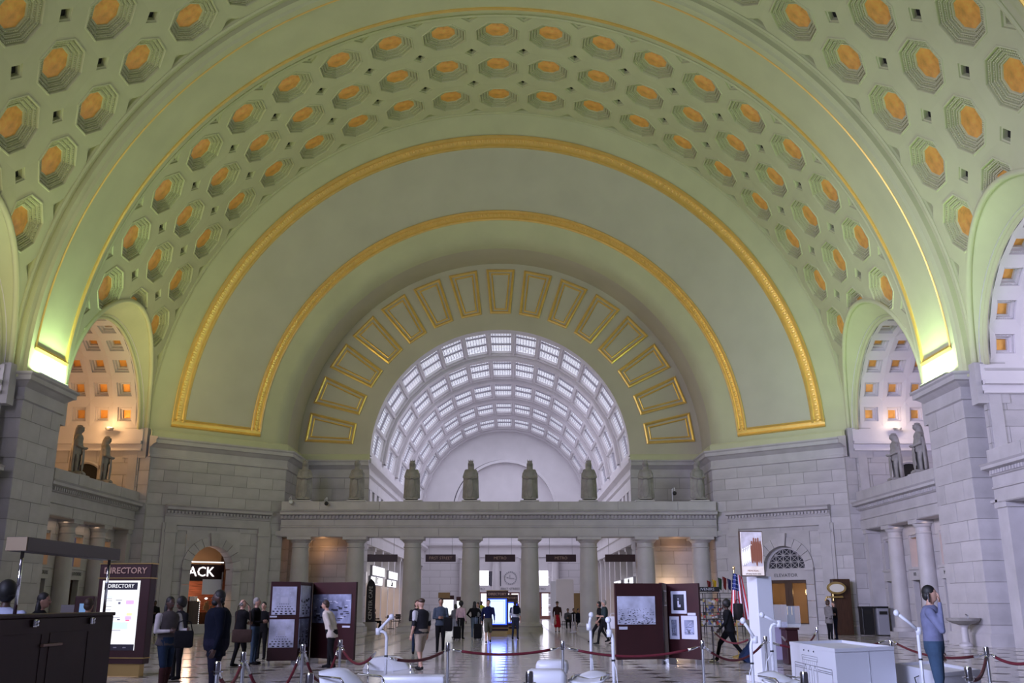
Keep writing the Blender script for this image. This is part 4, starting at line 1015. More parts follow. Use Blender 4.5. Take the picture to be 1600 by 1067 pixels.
# ---- statues
def legion(name_lab, x, y, z, rz, h, group, crown=True, loin=False):
    t = thing('statue', name_lab, 'statue', (x, y, z), rz, group); k = h / 1.95
    key = ('crown' if crown else 'legs') 
    if key not in STAT:
        P = []
        if crown:
            P.append(('r', [(0, 0, .06, .27, .2), (0, 0, .5, .26, .19), (0, 0, .95, .24, .18), (0, 0, 1.15, .2, .16), (0, 0, 1.36, .21, .16), (0, 0, 1.48, .13, .11), (0, 0, 1.6, .07, .07)], 0))
            for a in range(7):       # drapery folds
                an = radians(20 + 23 * a) + pi; P.append(('c', (.24 * cos(an), .18 * sin(an), .08), .035, (.19 * cos(an), .14 * sin(an), 1.35), .03, 0))
        else:
            for sd in (-1, 1): P.append(('c', (sd * .12, .03, .08), .06, (sd * .11, .04, .52), .075, 0)); P.append(('c', (sd * .11, .04, .52), .08, (sd * .09, 0, .95), .11, 0)); P.append(('c', (sd * .12, 0, .07), .05, (sd * .14, .16, .06), .045, 0))
            P.append(('r', [(0, 0, .78, .21, .17), (0, 0, 1.0, .18, .14), (0, 0, 1.2, .18, .13), (0, 0, 1.42, .23, .14), (0, 0, 1.53, .17, .11), (0, 0, 1.58, .07, .07)], 0))
            P.append(('r', [(0, -.15, .06, .24, .07), (0, -.15, .8, .22, .07), (0, -.1, 1.5, .2, .07)], 0))
        for sd in (-1, 1):
            P.append(('c', (sd * .17, 0, 1.42), .08, (sd * .26, .05, 1.10), .065, 0)); P.append(('c', (sd * .26, .05, 1.10), .058, (sd * .05, .25, 1.0), .045, 0)); P.append(('c', (sd * .25, -.06, 1.3), .05, (sd * .28, -.06, .10), .055, 0)); P.append(('e', (sd * .04, .28, 1.03), (.05, .05, .035), 0))
        P.append(('c', (0, 0, 1.55), .06, (0, .01, 1.68), .06, 0)); P.append(('e', (0, .02, 1.76), (.115, .13, .145), 0)); P.append(('c', (0, -.04, 1.74), .13, (0, -.08, 1.5), .125, 0)); P.append(('e', (-.1, .2, .07), (.06, .1, .04), 0)); P.append(('e', (.1, .2, .07), (.06, .1, .04), 0)); P.append(('c', (0, .11, 1.77), .014, (0, .125, 1.74), .018, 0))
        P.append(('e', (0, -.01, 1.79), (.10, .115, .11), 0)); P.append(('c', (0, -.07, 1.72), .07, (0, -.1, 1.55), .05, 0))
        STAT[key] = figure_mesh(P, [M['statue']], .022, 'body')
        g = MB()                     # tall oval shield standing on the ground before the figure
        g.lathe([(.235, 0), (.255, .02), (.24, .05), (.12, .085), (.05, .10), (0.001, .105)], n=28); m = g
        me = g.mesh('shield', M['statue'], smooth=40); STAT['shield'] = me
        g = MB()
        if crown:
            for a in range(8): an = 2 * pi * a / 8; g.add([(.1 * cos(an - .25), .11 * sin(an - .25), 1.84), (.1 * cos(an + .25), .11 * sin(an + .25), 1.84), (.16 * cos(an), .17 * sin(an), 2.0), (.08 * cos(an), .09 * sin(an), 1.85)], [(0, 1, 2), (1, 3, 2), (3, 0, 2)])
            g.lathe([(.11, 1.84), (.13, 1.90), (.12, 1.91)], n=16, sy=1.15); g.tube([(0, 0, 1.84), (0, 0, 1.96)], [.04, .012], 8)
        else: g.lathe([(.13, 1.835), (.135, 1.85), (.08, 1.87), (.001, 1.90)], n=16, sy=1.25); g.ell((0, -.02, 1.9), (.02, .12, .05), 8, 6)
        STAT[key + 'h'] = g.mesh('helmet', M['statue'])
    link('body', STAT[key], t, scale=(k * 1.25, k * 1.15, k)); link('helmet', STAT[key + 'h'], t, scale=(k, k, k))
    s_ = link('shield', STAT['shield'], t); s_.location = (0 if crown else .02, .22 * k, .56 * k); s_.rotation_euler = (-pi / 2, 0, 0); s_.scale = (k * .66, k * 1.92, k * .6)
    g = MB(); g.bbox((0, .04, .03), (.62 * k, .6 * k, .10), .015); obj('base', g, M['statue'], t)
    return t
STAT = {}
slab = ['half hidden by the left cornice block', 'against the stone wall left of the hall opening', 'first inside the hall opening from the left', 'left of the pale inner arch', 'right of the pale inner arch', 'last inside the hall opening on the right', 'against the stone wall right of the hall opening', 'half hidden by the right cornice block']
for i, px in enumerate((474, 556, 643, 735, 828, 921, 1010, 1092)):
    p = at(px, 783, YS + .4)
    legion('crowned stone statue with shield, ' + slab[i], p.x, YS + .42, ET + .17, pi + (.15, -.25, .05, -.1, 0, .1, -.2, .3)[i], 2.42, 'crowned statues above the screen')
for s, l in ((-1, 'left'), (1, 'right')):
    for j, yy in enumerate((46.0, 49.6)):
        px = ((118, 163), (1440, 1401))[s > 0][j]
        p = at(px, 735, 46); x_ = AX + s * 20.75; yq = (px - 800) and x_ * FPX / ((px - 800) * 1.0)
        q = MB(); q.bbox((0, 0, 0), (1.0, 1.1, .14), .02); o = obj('plinth', q, M['stoned'], None); o['kind'] = 'structure'; o.location = (x_, yq, ET + .07)
        legion('stone soldier statue with shield, %s side bay, %s' % (l, ('nearer the great pier', 'beside the dark archway')[j]), x_, yq, ET + .19, s * pi / 2 + (.2 if s < 0 else -.1), 2.45, 'soldier statues over the side colonnades', crown=False)
p = at(1590, 660, 36)
legion('stone soldier statue of the near right bay, by the great pier', AX + 20.75, 35.2, ET + .19, pi / 2, 2.45, 'soldier statues over the side colonnades', crown=False)
# ================================================================ THINGS ON THE FLOOR
def flx(px, py, Y=None):
    """floor point under pixel px, py"""
    Y = Y or yfloor(py); return at(px, py, Y).x, Y
def X(px, Y, py=940): return at(px, py, Y).x
# ---- doorway interiors in the splayed walls
W_, dc, dw, zs, an, w1 = DL
t = thing('shop_interior', 'glowing shop front in the left arched doorway with neon letters', 'shop', (0, 0, 0))
def bx(mb, s, z, o, ds, dz, do): mb.box(W_(s, z, o), (ds, do, dz), an)
g = MB(); bx(g, dc, 1.5, -4.2, 5.6, 3.2, .1); obj('back_wall', g, mat('lit_brick', (.42, .15, .09), .7, noise=.5, nscale=3, streak=(.5, .5, 6)), t)
g = MB(); bx(g, dc, 4.4, -4.1, 5.6, 2.6, .1); obj('upper_wall', g, M['warmwall'], t)
g = MB(); bx(g, dc - 2.4, 2.6, -2.5, .1, 5.2, 4); bx(g, dc + 2.4, 2.6, -2.5, .1, 5.2, 4); obj('side_wall', g, M['wood'], t)
g = MB(); bx(g, dc, 3.35, -1.3, 2.7, .95, .06); obj('sign_board', g, M['mahog'], t)
p = W_(dc - .05, 3.38, -1.22); text(t, 'ACK', p, .78, M['neon'], (pi / 2, 0, an), 'neon_letters', bold=0, ext=.02)
g = MB(); bx(g, dc + .1, 3.95, -1.2, 2.3, .06, .08); obj('strip_light', g, M['signwhite'], t)
g = MB(); bx(g, dc + .6, 2.55, -1.1, 1.15, .85, .05); obj('white_banner', g, M['wp'], t)
g = MB(); bx(g, dc + 1.15, 1.7, -1.0, .05, 3.4, .06); obj('banner_pole', g, M['steel'], t)
g = MB(); bx(g, dc, .55, -3.3, 3.6, 1.1, .5); obj('counter', g, M['wood'], t)
g = MB()
rr = random.Random(3)
for i in range(26): bx(g, dc - 1.7 + rr.random() * 3.4, 1.25 + rr.random() * .25, -3.2, .08 + rr.random() * .12, .2 + rr.random() * .3, .1)
obj('bottles', g, mat('coloured_goods', (.25, .18, .12), .4, rnd=.3), t, kind='stuff')
for i, (sv, z, r_) in enumerate(((-.95, 1.95, .09), (-.7, 1.97, .07), (.1, 1.85, .13), (.35, 1.8, .1), (.25, 1.55, .07), (.95, 1.9, .06))):
    g = MB(); q = W_(dc + sv, z, -2.6); g.ell(q, (r_ * 1.6, r_, r_), 10, 8); obj('pendant_lamp', g, M['lampglow'] if i in (2, 3) else M['signwhite'], t)
lamp('shop_lamp', 'POINT', W_(dc, 2.6, -2.6), 60, (1, .6, .4), .3)
t = thing('display_kiosk', 'tall narrow dark merchandise stand inside the left arched doorway', 'kiosk', W_(dc - .55, 0, -.9), an)
g = MB(); g.bbox((0, 0, .9), (.62, .5, 1.7), .02); g.bbox((0, 0, .04), (.9, .7, .08), .02); obj('cabinet', g, M['wood'], t)
g = MB()
for i in range(14): g.box((.33, -.1, .3 + i * .11), (.03, .2, .07))
obj('goods', g, M['signwhite'], t, kind='stuff'); g = MB()
for i in range(5): g.bbox((-.2 + i * .1, 0, 1.88), (.07, .2, .26), .01)
obj('rack', g, M['steel'], t)
# right arched doorway: fanlight, transom lettering, wooden double door
W_, dc, dw, zs, an, w1 = DR
t = thing('door_with_fanlight', 'dark wooden double door under a latticed fanlight, lift hall lettering above', 'door', (0, 0, 0)); t['kind'] = 'structure'
def WR(sv, z, o): return W_(sv, z, o)
g = MB(); cx = dc; r = dw
for i in range(17):
    pass
ring_o = [(cx + r * cos(pi * k / 24), zs + r * sin(pi * k / 24)) for k in range(25)]
for k in range(24):
    a, b = ring_o[k], ring_o[k + 1]; ai = (cx + (r - .16) * cos(pi * k / 24), zs + (r - .16) * sin(pi * k / 24)); bi = (cx + (r - .16) * cos(pi * (k + 1) / 24), zs + (r - .16) * sin(pi * (k + 1) / 24))
    g.add([WR(q[0], q[1], o) for o in (-.28, -.5) for q in (a, b, bi, ai)], [(0, 1, 2, 3), (3, 2, 6, 7), (4, 7, 6, 5), (0, 4, 5, 1)])
g.box(WR(cx, zs - .06, -.35), (2 * r, .3, .16), an); obj('fanlight_frame', g, M['stoned'], t, fixn=True)
g = MB(); ri = r - .14
def seg(g, s0, z0, s1, z1, w_=.03):
    p, q = Vector(WR(s0, z0, -.38)), Vector(WR(s1, z1, -.38)); g.tube([p, q], w_, 4)
n = 5; cw = 2 * ri / n; ch_ = .38
for i in range(n + 1):
    s_ = cx - ri + i * cw; zz = sqrt(max(0, ri * ri - (s_ - cx) ** 2)); 
    if zz > .05: seg(g, s_, zs, s_, zs + zz)
for j in range(1, 3):
    hh = sqrt(max(0, ri * ri - (j * ch_) ** 2)); seg(g, cx - hh, zs + j * ch_, cx + hh, zs + j * ch_)
for i in range(n):
    for j in range(3):
        s0, s1, z0, z1 = cx - ri + i * cw, cx - ri + (i + 1) * cw, j * ch_, (j + 1) * ch_
        for (a, b, c_q, d_) in ((s0, z0, s1, z1), (s0, z1, s1, z0)):
            pts = [(a + (c_q - a) * k / 8, b + (d_ - b) * k / 8) for k in range(9)]; ins = [q for q in pts if (q[0] - cx) ** 2 + q[1] ** 2 < ri * ri]
            if len(ins) > 1: seg(g, ins[0][0], zs + ins[0][1], ins[-1][0], zs + ins[-1][1], .02)
obj('lattice', g, M['stoned'], t)
g = MB(); pts = [WR(cx + ri * cos(pi * k / 16), zs + ri * sin(pi * k / 16), -.44) for k in range(17)]; g.add(pts, [tuple(range(17))]); obj('fanlight_glass', g, mat('dark_glass', (.05, .05, .065), .15), t)
g = MB(); g.box(WR(cx, zs - .38, -.32), (2 * r, .3, .5), an); obj('lintel', g, M['stoned'], t)
text(t, 'ELEVATOR', WR(cx + .05, zs - .38, -.15), .26, M['engr'], (pi / 2, 0, an + pi), xs=1.15)
g = MB(); 
for sv in (-1.15, -.11, .11, 1.15): g.box(WR(cx + sv, 1.45, -.35), (.21, .12, 2.9), an)
for z in (2.84, .28): g.box(WR(cx, z, -.35), (2.4, .12, .2 if z > 1 else .55), an)
obj('door_leaves', g, M['wood'], t)
for sg in (-1, 1):
    g = MB(); g.box(WR(cx + sg * .62, 1.65, -.37), (1.0, .02, 2.2), an); obj('door_glass', g, mat('amber_glass', (.40, .20, .06), .2, alpha=.4), t)
    g = MB(); g.tube([WR(cx + sg * .13, 1.0, -.22), WR(cx + sg * .13, 1.45, -.22)], .03, 8); obj('pull_handle', g, M['brass'], t)
g = MB(); g.box(WR(cx, 2, -2.4), (4.6, .1, 4), an); g.box(WR(cx - 1.6, 2, -1.5), (.1, 2, 4), an); g.box(WR(cx + 1.6, 2, -1.5), (.1, 2, 4), an); obj('lobby_wall', g, M['warmwall'], t)
g = MB(); g.ell(WR(cx - .62, 2.25, -1.4), (.1, .1, .2), 10, 8); obj('lobby_lamp', g, M['lampglow'], t); lamp('lobby_light', 'POINT', WR(cx - .62, 2.25, -1.1), 9, (1, .6, .25), .12)
# ---- brass oval sign kiosk and bins by the right wall
p = at(1300, 920, 55.0)
t = thing('brass_kiosk', 'brass and wood kiosk with an oval illuminated sign against the right wall', 'kiosk', (p.x - .45, 53.3, 0), 0)
g = MB(); g.bbox((.42, .2, 1.45), (.95, .45, 2.9), .03); obj('case', g, M['wood'], t)
g = MB(); g.tube([(-.55, -.1, 1.75), (-.45, -.1, 1.95), (.4, -.1, 1.98)], .05, 8); g.bbox((0, -.1, 1.95), (.8, .3, .08), .02); obj('hood', g, M['brass'], t)
g = MB(); g.lathe([(.62, -.05), (.66, 0), (.62, .05)], n=32, sy=.62); q = obj('sign_rim', g, M['brass'], t, smooth=40); q.location = (.05, -.3, 2.42); q.scale = (.8, .8, 1); q.rotation_euler = (pi / 2, 0, 0)
g = MB(); g.lathe([(.5, -.06), (.5, .07)], n=32, sy=.55); q = obj('sign_face', g, mat('pale_sign', (.6, .58, .55), .3, emit=(.8, .75, .7), es=.12), t); q.location = (.05, -.3, 2.42); q.scale = (.78, .78, 1); q.rotation_euler = (pi / 2, 0, 0)
g = MB(); g.tube([(-.1, -.1, 0), (-.1, -.1, 2.3)], .05, 8); obj('post', g, M['brass'], t)
for i, px in enumerate((1336, 1356)):
    p = at(px, 960, 54.2); t = thing('litter_bin', 'dark grey litter bin against the right wall, %s' % ('nearer the oval sign', 'nearer the colonnade')[i], 'bin', (p.x + .0 + .1 * i, 52.5, 0))
    g = MB(); g.bbox((0, 0, .72), (.6, .55, 1.36), .03); obj('body', g, M['grey'] if i else M['black'], t); g = MB(); g.bbox((0, 0, 1.43), (.64, .6, .1), .02); obj('lid', g, M['black'], t)
    g = MB(); g.box((0, -.31, 1.15), (.4, .02, .16)); obj('slot', g, M['dark'], t)
# ---- wall lamp bracket fountain by the right pier
p = at(1518, 965, 40.4)
t = thing('drinking_fountain', 'grey stone drinking fountain bowl standing against the right pier', 'fountain', (AX + 18.95, 40.2, 0))
g = MB(); g.lathe([(.26, 0), (.26, .08), (.15, .16), (.13, .72), (.2, .8)], n=20); obj('pedestal', g, M['stoned'], t, smooth=40)
g = MB(); g.lathe([(.16, .8), (.42, .88), (.62, .98), (.66, 1.08), (.6, 1.08), (.3, .98), (.02, .96)], n=28); obj('bowl', g, M['statue'], t, smooth=40)
g = MB(); g.tube([(.2, 0, 1.0), (.2, 0, 1.18), (.1, 0, 1.22)], .03, 8); obj('spout', g, M['steel'], t)
# ---- hanging name boards between the columns
for i, (px, s_) in enumerate(((597.5, ''), (688.5, 'FIRST STREET'), (781.5, 'METRO'), (876.5, 'METRO'), (969, ''))):
    Y = 60.3; p = at(px, 871.5, Y)
    t = thing('hanging_sign', 'dark brown hanging sign board, %s of the five between the screen columns' % ('leftmost', 'second from left', 'middle one', 'second from right', 'rightmost')[i], 'sign', (p.x, Y, p.z), 0, 'hanging name boards')
    g = MB(); g.bbox((0, 0, 0), (1.85, .12, .44), .015); obj('board', g, M['maroon'], t)
    g = MB()
    for k in (-.7, .7): g = MB(); g.tube([(k, 0, .2), (k, 0, EB - p.z + .1)], .012, 6); obj('hanger', g, M['steel'], t)
    if s_: text(t, s_, (0, -.07, 0), .24, M['bronze'])
# ---- shop signs, totem, tables inside the hall beyond
def boardsign(name, lab, px0, px1, py0, py1, Y, m, txt=None, ux=None, cat='sign', tm=None, ts=.3):
    """sign panel on the hall's side wall, facing the hall axis"""
    s = -1 if px0 < 800 else 1
    x = AX + s * (RW - .55); ya = abs(x) * FPX / abs(px0 - 800); yb = abs(x) * FPX / abs(px1 - 800)
    ym = (ya + yb) / 2; za = EYE + slope(py0) * ym; zb = EYE + slope(py1) * ym
    t = thing(name, lab, cat, (x, ym, (za + zb) / 2))
    g = MB(); g.bbox((0, 0, 0), (.14, abs(yb - ya), abs(za - zb)), .01); obj('panel', g, m, t)
    g = MB(); L, H = abs(yb - ya), abs(za - zb)
    for q in (-1, 1): g.box((0, q * L / 2, 0), (.18, .05, H)); g.box((0, 0, q * H / 2), (.18, L, .05))
    obj('frame', g, M['steel'], t)
    if txt: text(t, txt, (-s * .09, 0, 0), ts, tm or M['ink'], (pi / 2, 0, -s * pi / 2), bold=.01)
    return t
boardsign('shop_sign', 'blank glowing white panel above the first shop sign, far hall left', 586, 605, 885, 900, 60, M['signwhite'])
boardsign('shop_sign', 'lit white shop sign with dark square mark and letters, far hall left', 584, 602, 901, 914, 60, M['signwhite'], '■ DT', ts=.55)
boardsign('shop_sign', 'blank glowing white panel above the second shop sign, far hall left', 611, 625, 893, 905, 60, M['signwhite'])
boardsign('shop_sign', 'lit white shop sign with cursive dark lettering, far hall left', 609, 623, 906, 917, 60, M['signwhite'], 'Calim', ts=.6)
boardsign('shop_sign', 'pale glowing shop fascia with dark marks, far hall right, nearer', 972, 986, 902, 913, 60, M['screenwhite'], 'ANN', ts=.4)
boardsign('shop_sign', 'pale glowing shop fascia with dark marks, far hall right, farther', 956, 967, 907, 917, 60, M['screenwhite'], 'LA', ts=.4)
Y = 62.0; p = at(578, 940, Y)
t = thing('totem_sign', 'tall dark pointed totem sign with white vertical lettering beside the far hall pilaster', 'sign', (p.x + .05, Y, 0))
g = MB(); g.prism([(-.28, .4), (.28, .4), (.28, 2.6), (.2, 2.9), (0, 3.1), (-.2, 2.9), (-.28, 2.6)], -.06, .06); obj('blade', g, M['ink'], t)
g = MB(); g.bbox((0, 0, .25), (.8, .5, .5), .02); obj('foot', g, M['stoned'], t)
text(t, 'CENTER CAFE', (0, -.07, 1.65), .32, M['wp'], (pi / 2, -pi / 2, 0))
def table(lab, x, y, r=.4):
    t = thing('cafe_table', lab, 'table', (x, y, 0)); g = MB(); g.lathe([(r, .72), (r, .76)], n=20); obj('top', g, M['wood'], t); g = MB(); g.lathe([(.03, .03), (.03, .72)], n=8); obj('post', g, M['black'], t); g = MB(); g.lathe([(.25, 0), (.24, .03), (.04, .05)], n=16); obj('foot', g, M['black'], t)
def chair(lab, x, y, rz, m=None, grp='cafe chairs'):
    t = thing('chair', lab, 'chair', (x, y, 0), rz, grp); m = m or M['black']
    g = MB(); g.bbox((0, 0, .45), (.42, .42, .04), .01); obj('seat', g, m, t); g = MB(); g.bbox((0, -.2, .7), (.4, .03, .34), .01); obj('backrest', g, m, t)
    for a in (-1, 1):
        for b in (-1, 1): g = MB(); g.tube([(a * .18, b * .18, 0), (a * .17, b * .18, .45)], .014, 6); obj('leg', g, m, t)
for i, (px, Y) in enumerate(((612, 66), (625, 70))): table('small cafe table in the far hall, %s the left pilasters' % ('in front of', 'deeper among')[i], X(px, Y), Y)
for i, (px, Y, rz) in enumerate(((604, 65, 1.2), (618, 67.5, -1), (632, 69.5, 2.0), (621, 71.5, .5))): chair('dark cafe chair among the left far hall tables, %s' % ('nearest', 'beside the first table', 'beside the second table', 'farthest')[i], X(px, Y), Y, rz)
for i, (px, Y, rz) in enumerate(((884, 67, .4), (893, 66, -.6), (902, 68, 1.5))): chair('dark chair of the waiting corner behind the far barrier posts, %s' % ('left', 'middle', 'right')[i], X(px, Y), Y, rz)
t = thing('partition', 'free-standing white partition wall in the far hall', 'partition', (X(887, 76), 76, 0)); g = MB(); g.bbox((-.2, 0, 1.75), (1.35, .12, 3.3), .02); obj('panel', g, M['white'], t); g = MB(); g.box((-.2, 0, .05), (1.4, .4, .1)); obj('foot', g, M['steel'], t)
t = thing('partition', 'tall white partition with a side wing behind the skirted walker', 'partition', (X(868, 77), 78, 0)); g = MB(); g.bbox((0, 0, 1.7), (.7, .12, 3.2), .02); obj('panel', g, M['wp'], t)
for i, (px, py0, py1, Y, m) in enumerate(((694, 925, 934, 84, 'wood'), (901, 926, 975, 84, 'wood'))):
    a, b = at(px - 9, py0, Y), at(px + 9, py1, Y); t = thing('brown_panel', 'plain brown wooden panel in the far hall, %s' % ('above the left shop', 'behind the right waiting corner')[i], 'panel', ((a.x + b.x) / 2, Y, (a.z + max(.02, b.z)) / 2))
    g = MB(); g.bbox((0, 0, 0), (b.x - a.x, .15, a.z - max(.02, b.z)), .02); obj('board', g, mat('tan_board_%d' % i, (.20, .13, .05), .5), t)
for i, (px, py0, py1, wd) in enumerate(((700, 934, 968, 16), (721, 936, 966, 14))):
    Y = 86; a, b = at(px - wd / 2, py0, Y), at(px + wd / 2, py1, Y); t = thing('shop_window', 'bright lit shop window in the far hall, %s' % ('left one', 'right one')[i], 'window', ((a.x + b.x) / 2, Y, a.z / 2 + .05))
    g = MB(); g.box((0, 0, 0), (b.x - a.x, .1, a.z - .1)); obj('pane', g, M['screenwhite'], t); g = MB(); g.box((0, 0, a.z / 2), (b.x - a.x + .1, .2, .35)); g.box((0, -.06, -a.z / 2 + .3), (b.x - a.x, .2, .5)); obj('frame', g, M['maroon'], t)
# ---- directory kiosks
def directory(lab, x, y, rz, W0, H0, mode, scale=1.0):
    t = thing('directory_kiosk', lab, 'kiosk', (x, y, 0), rz)
    g = MB(); g.bbox((0, .1, H0 / 2 + .14), (W0, .3, H0 - .28), .02); obj('cabinet', g, M['maroon'], t)
    g = MB(); g.bbox((0, .1, .15), (W0 * .86, .22, .3), .01); obj('brass_base', g, M['brass'], t)
    for z in (H0 - .02, H0 - .36, .42):
        g = MB(); g.box((0, .1, z), (W0 + .03, .33, .025)); obj('brass_strip', g, M['brass'], t)
    text(t, 'DIRECTORY', (0, -.06, H0 - .19), .19 * W0 / 1.25, M['bronze'], bold=.004)
    zc = (H0 - .38 + .55) / 2; sh = H0 - .38 - .55 - .08; sw = W0 * .72 if mode == 'white' else W0 * .86
    xo = -W0 * .05 if mode == 'white' else 0
    g = MB(); g.box((xo, -.055, zc), (sw, .012, sh)); sc = obj('screen', g, M['screenwhite'] if mode == 'white' else M['screenedge'], t)
    if mode == 'white':
        g = MB(); g.box((xo, -.064, zc + sh / 2 - .13), (sw * .88, .006, .17)); obj('title_bar', g, M['ink'], sc); g = MB(); g.box((xo, -.064, zc - sh / 2 + .07), (sw * .98, .006, .14)); obj('footer_bar', g, M['ink'], sc)
        text(sc, 'DIRECTORY', (xo, -.069, zc + sh / 2 - .13), .125, M['screenwhite'], ext=.002)
        g = MB(); rr = random.Random(5)
        for (dx, dz, w_, h_) in ((-.30, .38, .2, .01), (-.30, .33, .22, .01), (-.3, .2, .2, .01), (-.3, .12, .2, .01), (-.02, .35, .16, .012), (.0, .28, .06, .05), (-.3, 0, .2, .01), (-.05, -.05, .2, .008), (.02, -.1, .07, .03), (-.1, -.35, .4, .012), (-.3, -.15, .2, .01), (-.3, -.22, .2, .01)): g.box((xo + dx, -.064, zc + dz), (w_, .005, h_))
        obj('plan_lines', g, M['inkgrey'], sc)
        for i, (c_, dx, dz, w_, h_) in enumerate((((.7, .45, .85), .27, .30, .2, .09), ((.85, .8, .4), .28, .02, .14, .06), ((.7, .5, .85), .26, -.06, .16, .08), ((.8, .15, .3), .25, -.12, .1, .03), ((.65, .85, .72), .02, -.24, .5, .16), ((.7, .8, .9), -.3, .42, .22, .05))):
            g = MB(); g.box((xo + dx, -.066, zc + dz), (w_, .004, h_)); obj('plan_area', g, mat('plan_tint_%d' % i, c_, .4, emit=c_, es=.8), sc)
        for k in (-.26, 0, .24): text(sc, 'ooo', (xo + k, -.069, zc - sh / 2 + .07), .05, M['wp'])
    else:
        g = MB(); g.box((-.0, -.064, zc), (sw * .86, .01, sh * .93)); obj('bright_field', g, M['screenblue'], sc)
        g = MB()
        for q in (-1, 1): g.box((q * sw * .36, -.071, zc), (.012, .004, sh * .82)); g.box((0, -.071, zc + q * sh * .41), (sw * .72, .004, .012))
        obj('inner_frame', g, M['inkgrey'], sc)
    return t
Y = 24; directory('maroon directory kiosk at left with bright white map screen', X(193, Y), Y, radians(-8), 1.34, 2.62, 'white')
lamp('kiosk_glow', 'AREA', (X(190, Y), Y - .15, 1.5), 7, (.8, .8, 1), .9, (X(190, Y), Y - 3, 1.2), 1.6)
Y = 51; directory('directory kiosk with blue-edged glowing screen in the middle of the hall', X(777, Y), Y, 0, 1.12, 2.28, 'blue')
lamp('kiosk_glow', 'AREA', (X(777, Y), Y - .2, 1.2), 34, (.12, .2, 1), .9, (X(777, Y), Y - 4, .2), 1.4)
Y = 55; directory('small second directory screen behind the blue one', X(797.5, Y), Y, 0, .85, 2.1, 'blue')
# ---- information desk with canopy, foreground left
Pa, Pb = Vector((X(-60, 10.6), 10.6)), Vector((X(180, 14.6), 14.6)); d_ = (Pb - Pa); L = d_.length; d_.normalize(); a_ = atan2(d_.y, d_.x); zt_ = 1.55
t = thing('information_desk', 'dark mahogany information desk with tall panelled front and canopy on posts', 'desk', (Pa.x, Pa.y, 0), a_)
g = MB(); g.bbox((L / 2, .04, zt_ / 2 - .02), (L, .08, zt_ - .04), .01); obj('front', g, M['mahog'], t)
g = MB(); g.bbox((L - .04, .7, zt_ / 2 - .02), (.08, 1.3, zt_ - .04), .01); obj('side', g, M['mahog'], t)
g = MB(); g.bbox((L / 2, .14, zt_ - .015), (L, .34, .05), .015); obj('counter_top', g, M['mahog'], t)
for k in (.33, .66):
    g = MB()
    for q in (-1, 1): g.box((L * k + q * .55, -.003, .72), (.012, .008, 1.2)); g.box((L * k, -.003, .72 + q * .6), (1.1, .008, .012))
    obj('panel_moulding', g, M['mahog'], t)
for px in (76, 138):
    Y = 12.2 + (px - 76) / 62 * 1.6; sv = (Vector((X(px, Y), Y)) - Pa).dot(d_)
    g = MB(); g.bbox((sv, -.03, zt_ - .10), (.085, .05, .10), .02); g.ell((sv + .02, -.06, zt_ - .08), (.02, .012, .02), 8, 6); g.ell((sv + .02, -.06, zt_ - .12), (.02, .012, .02), 8, 6); obj('catch', g, M['chrome'], t)
sv = (Vector((X(102, 12.7), 12.7)) - Pa).dot(d_)
g = MB(); g.bbox((sv, -.03, 1.18), (.52, .05, .035), .01); obj('ledge_strip', g, mat('worn_wood', (.20, .11, .09), .5), t)
s0 = (Vector((X(34, 11.9), 11.9)) - Pa).dot(d_); s1 = L - .02
for sv in (s0 + .04, s1 - .1): g = MB(); g.tube([(sv, .1, zt_ - .03), (sv, .1, 2.32)], .022, 8); obj('canopy_post', g, M['chrome'], t, smooth=True)
g = MB(); g.bbox(((s0 + s1) / 2 + .03, .15, 2.38), (s1 - s0 + .1, .26, .17), .01); obj('canopy', g, mat('canopy_grey', (.075, .06, .055), .5), t)
g = MB(); g.box((s0 - .03, .15, 2.38), (.02, .25, .16)); obj('canopy_end', g, mat('canopy_end_tan', (.20, .13, .06), .5), t)
# ticket machine and easel by the left colonnade
Y = 34; t = thing('ticket_machine', 'slim dark machine with a small blue screen by the left colonnade', 'machine', (X(134, Y), Y, 0), .2); g = MB(); g.bbox((0, 0, .95), (.62, .4, 1.9), .03); obj('case', g, M['maroon'], t); g = MB(); g.box((.05, -.21, 1.5), (.38, .02, .3)); obj('screen', g, mat('dim_blue_screen', (.1, .2, .35), .3, emit=(.25, .45, .8), es=.5), t); g = MB(); g.box((.05, -.21, 1.1), (.38, .03, .25)); obj('keypad', g, M['steel'], t)
Y = 38; t = thing('easel_board', 'small pale notice board standing before the left colonnade door', 'sign', (X(107, Y), Y, 0)); g = MB(); g.bbox((0, 0, 1.15), (.52, .04, .9), .01); obj('board', g, M['inkgrey'], t); g = MB(); g.tube([(-.2, .02, 0), (-.2, .02, .8)], .02, 6); g.tube([(.2, .02, 0), (.2, .02, .8)], .02, 6); g.tube([(0, .4, 0), (0, .03, 1.3)], .02, 6); obj('legs', g, M['steel'], t)
for s, lab, yy in ((-1, 'LOCKERS', 48.64), (-1, 'LOCKERS', 45.1), (1, 'MEN', 45.1), (1, '103', 48.64)):
    o = text(None, lab, (AX + s * (20.05 + .80 - .21), yy, 3.02), .24, M['engr'], (pi / 2, 0, -s * pi / 2)); o['kind'] = 'structure'; o['label'] = 'lettering cut over a side door'
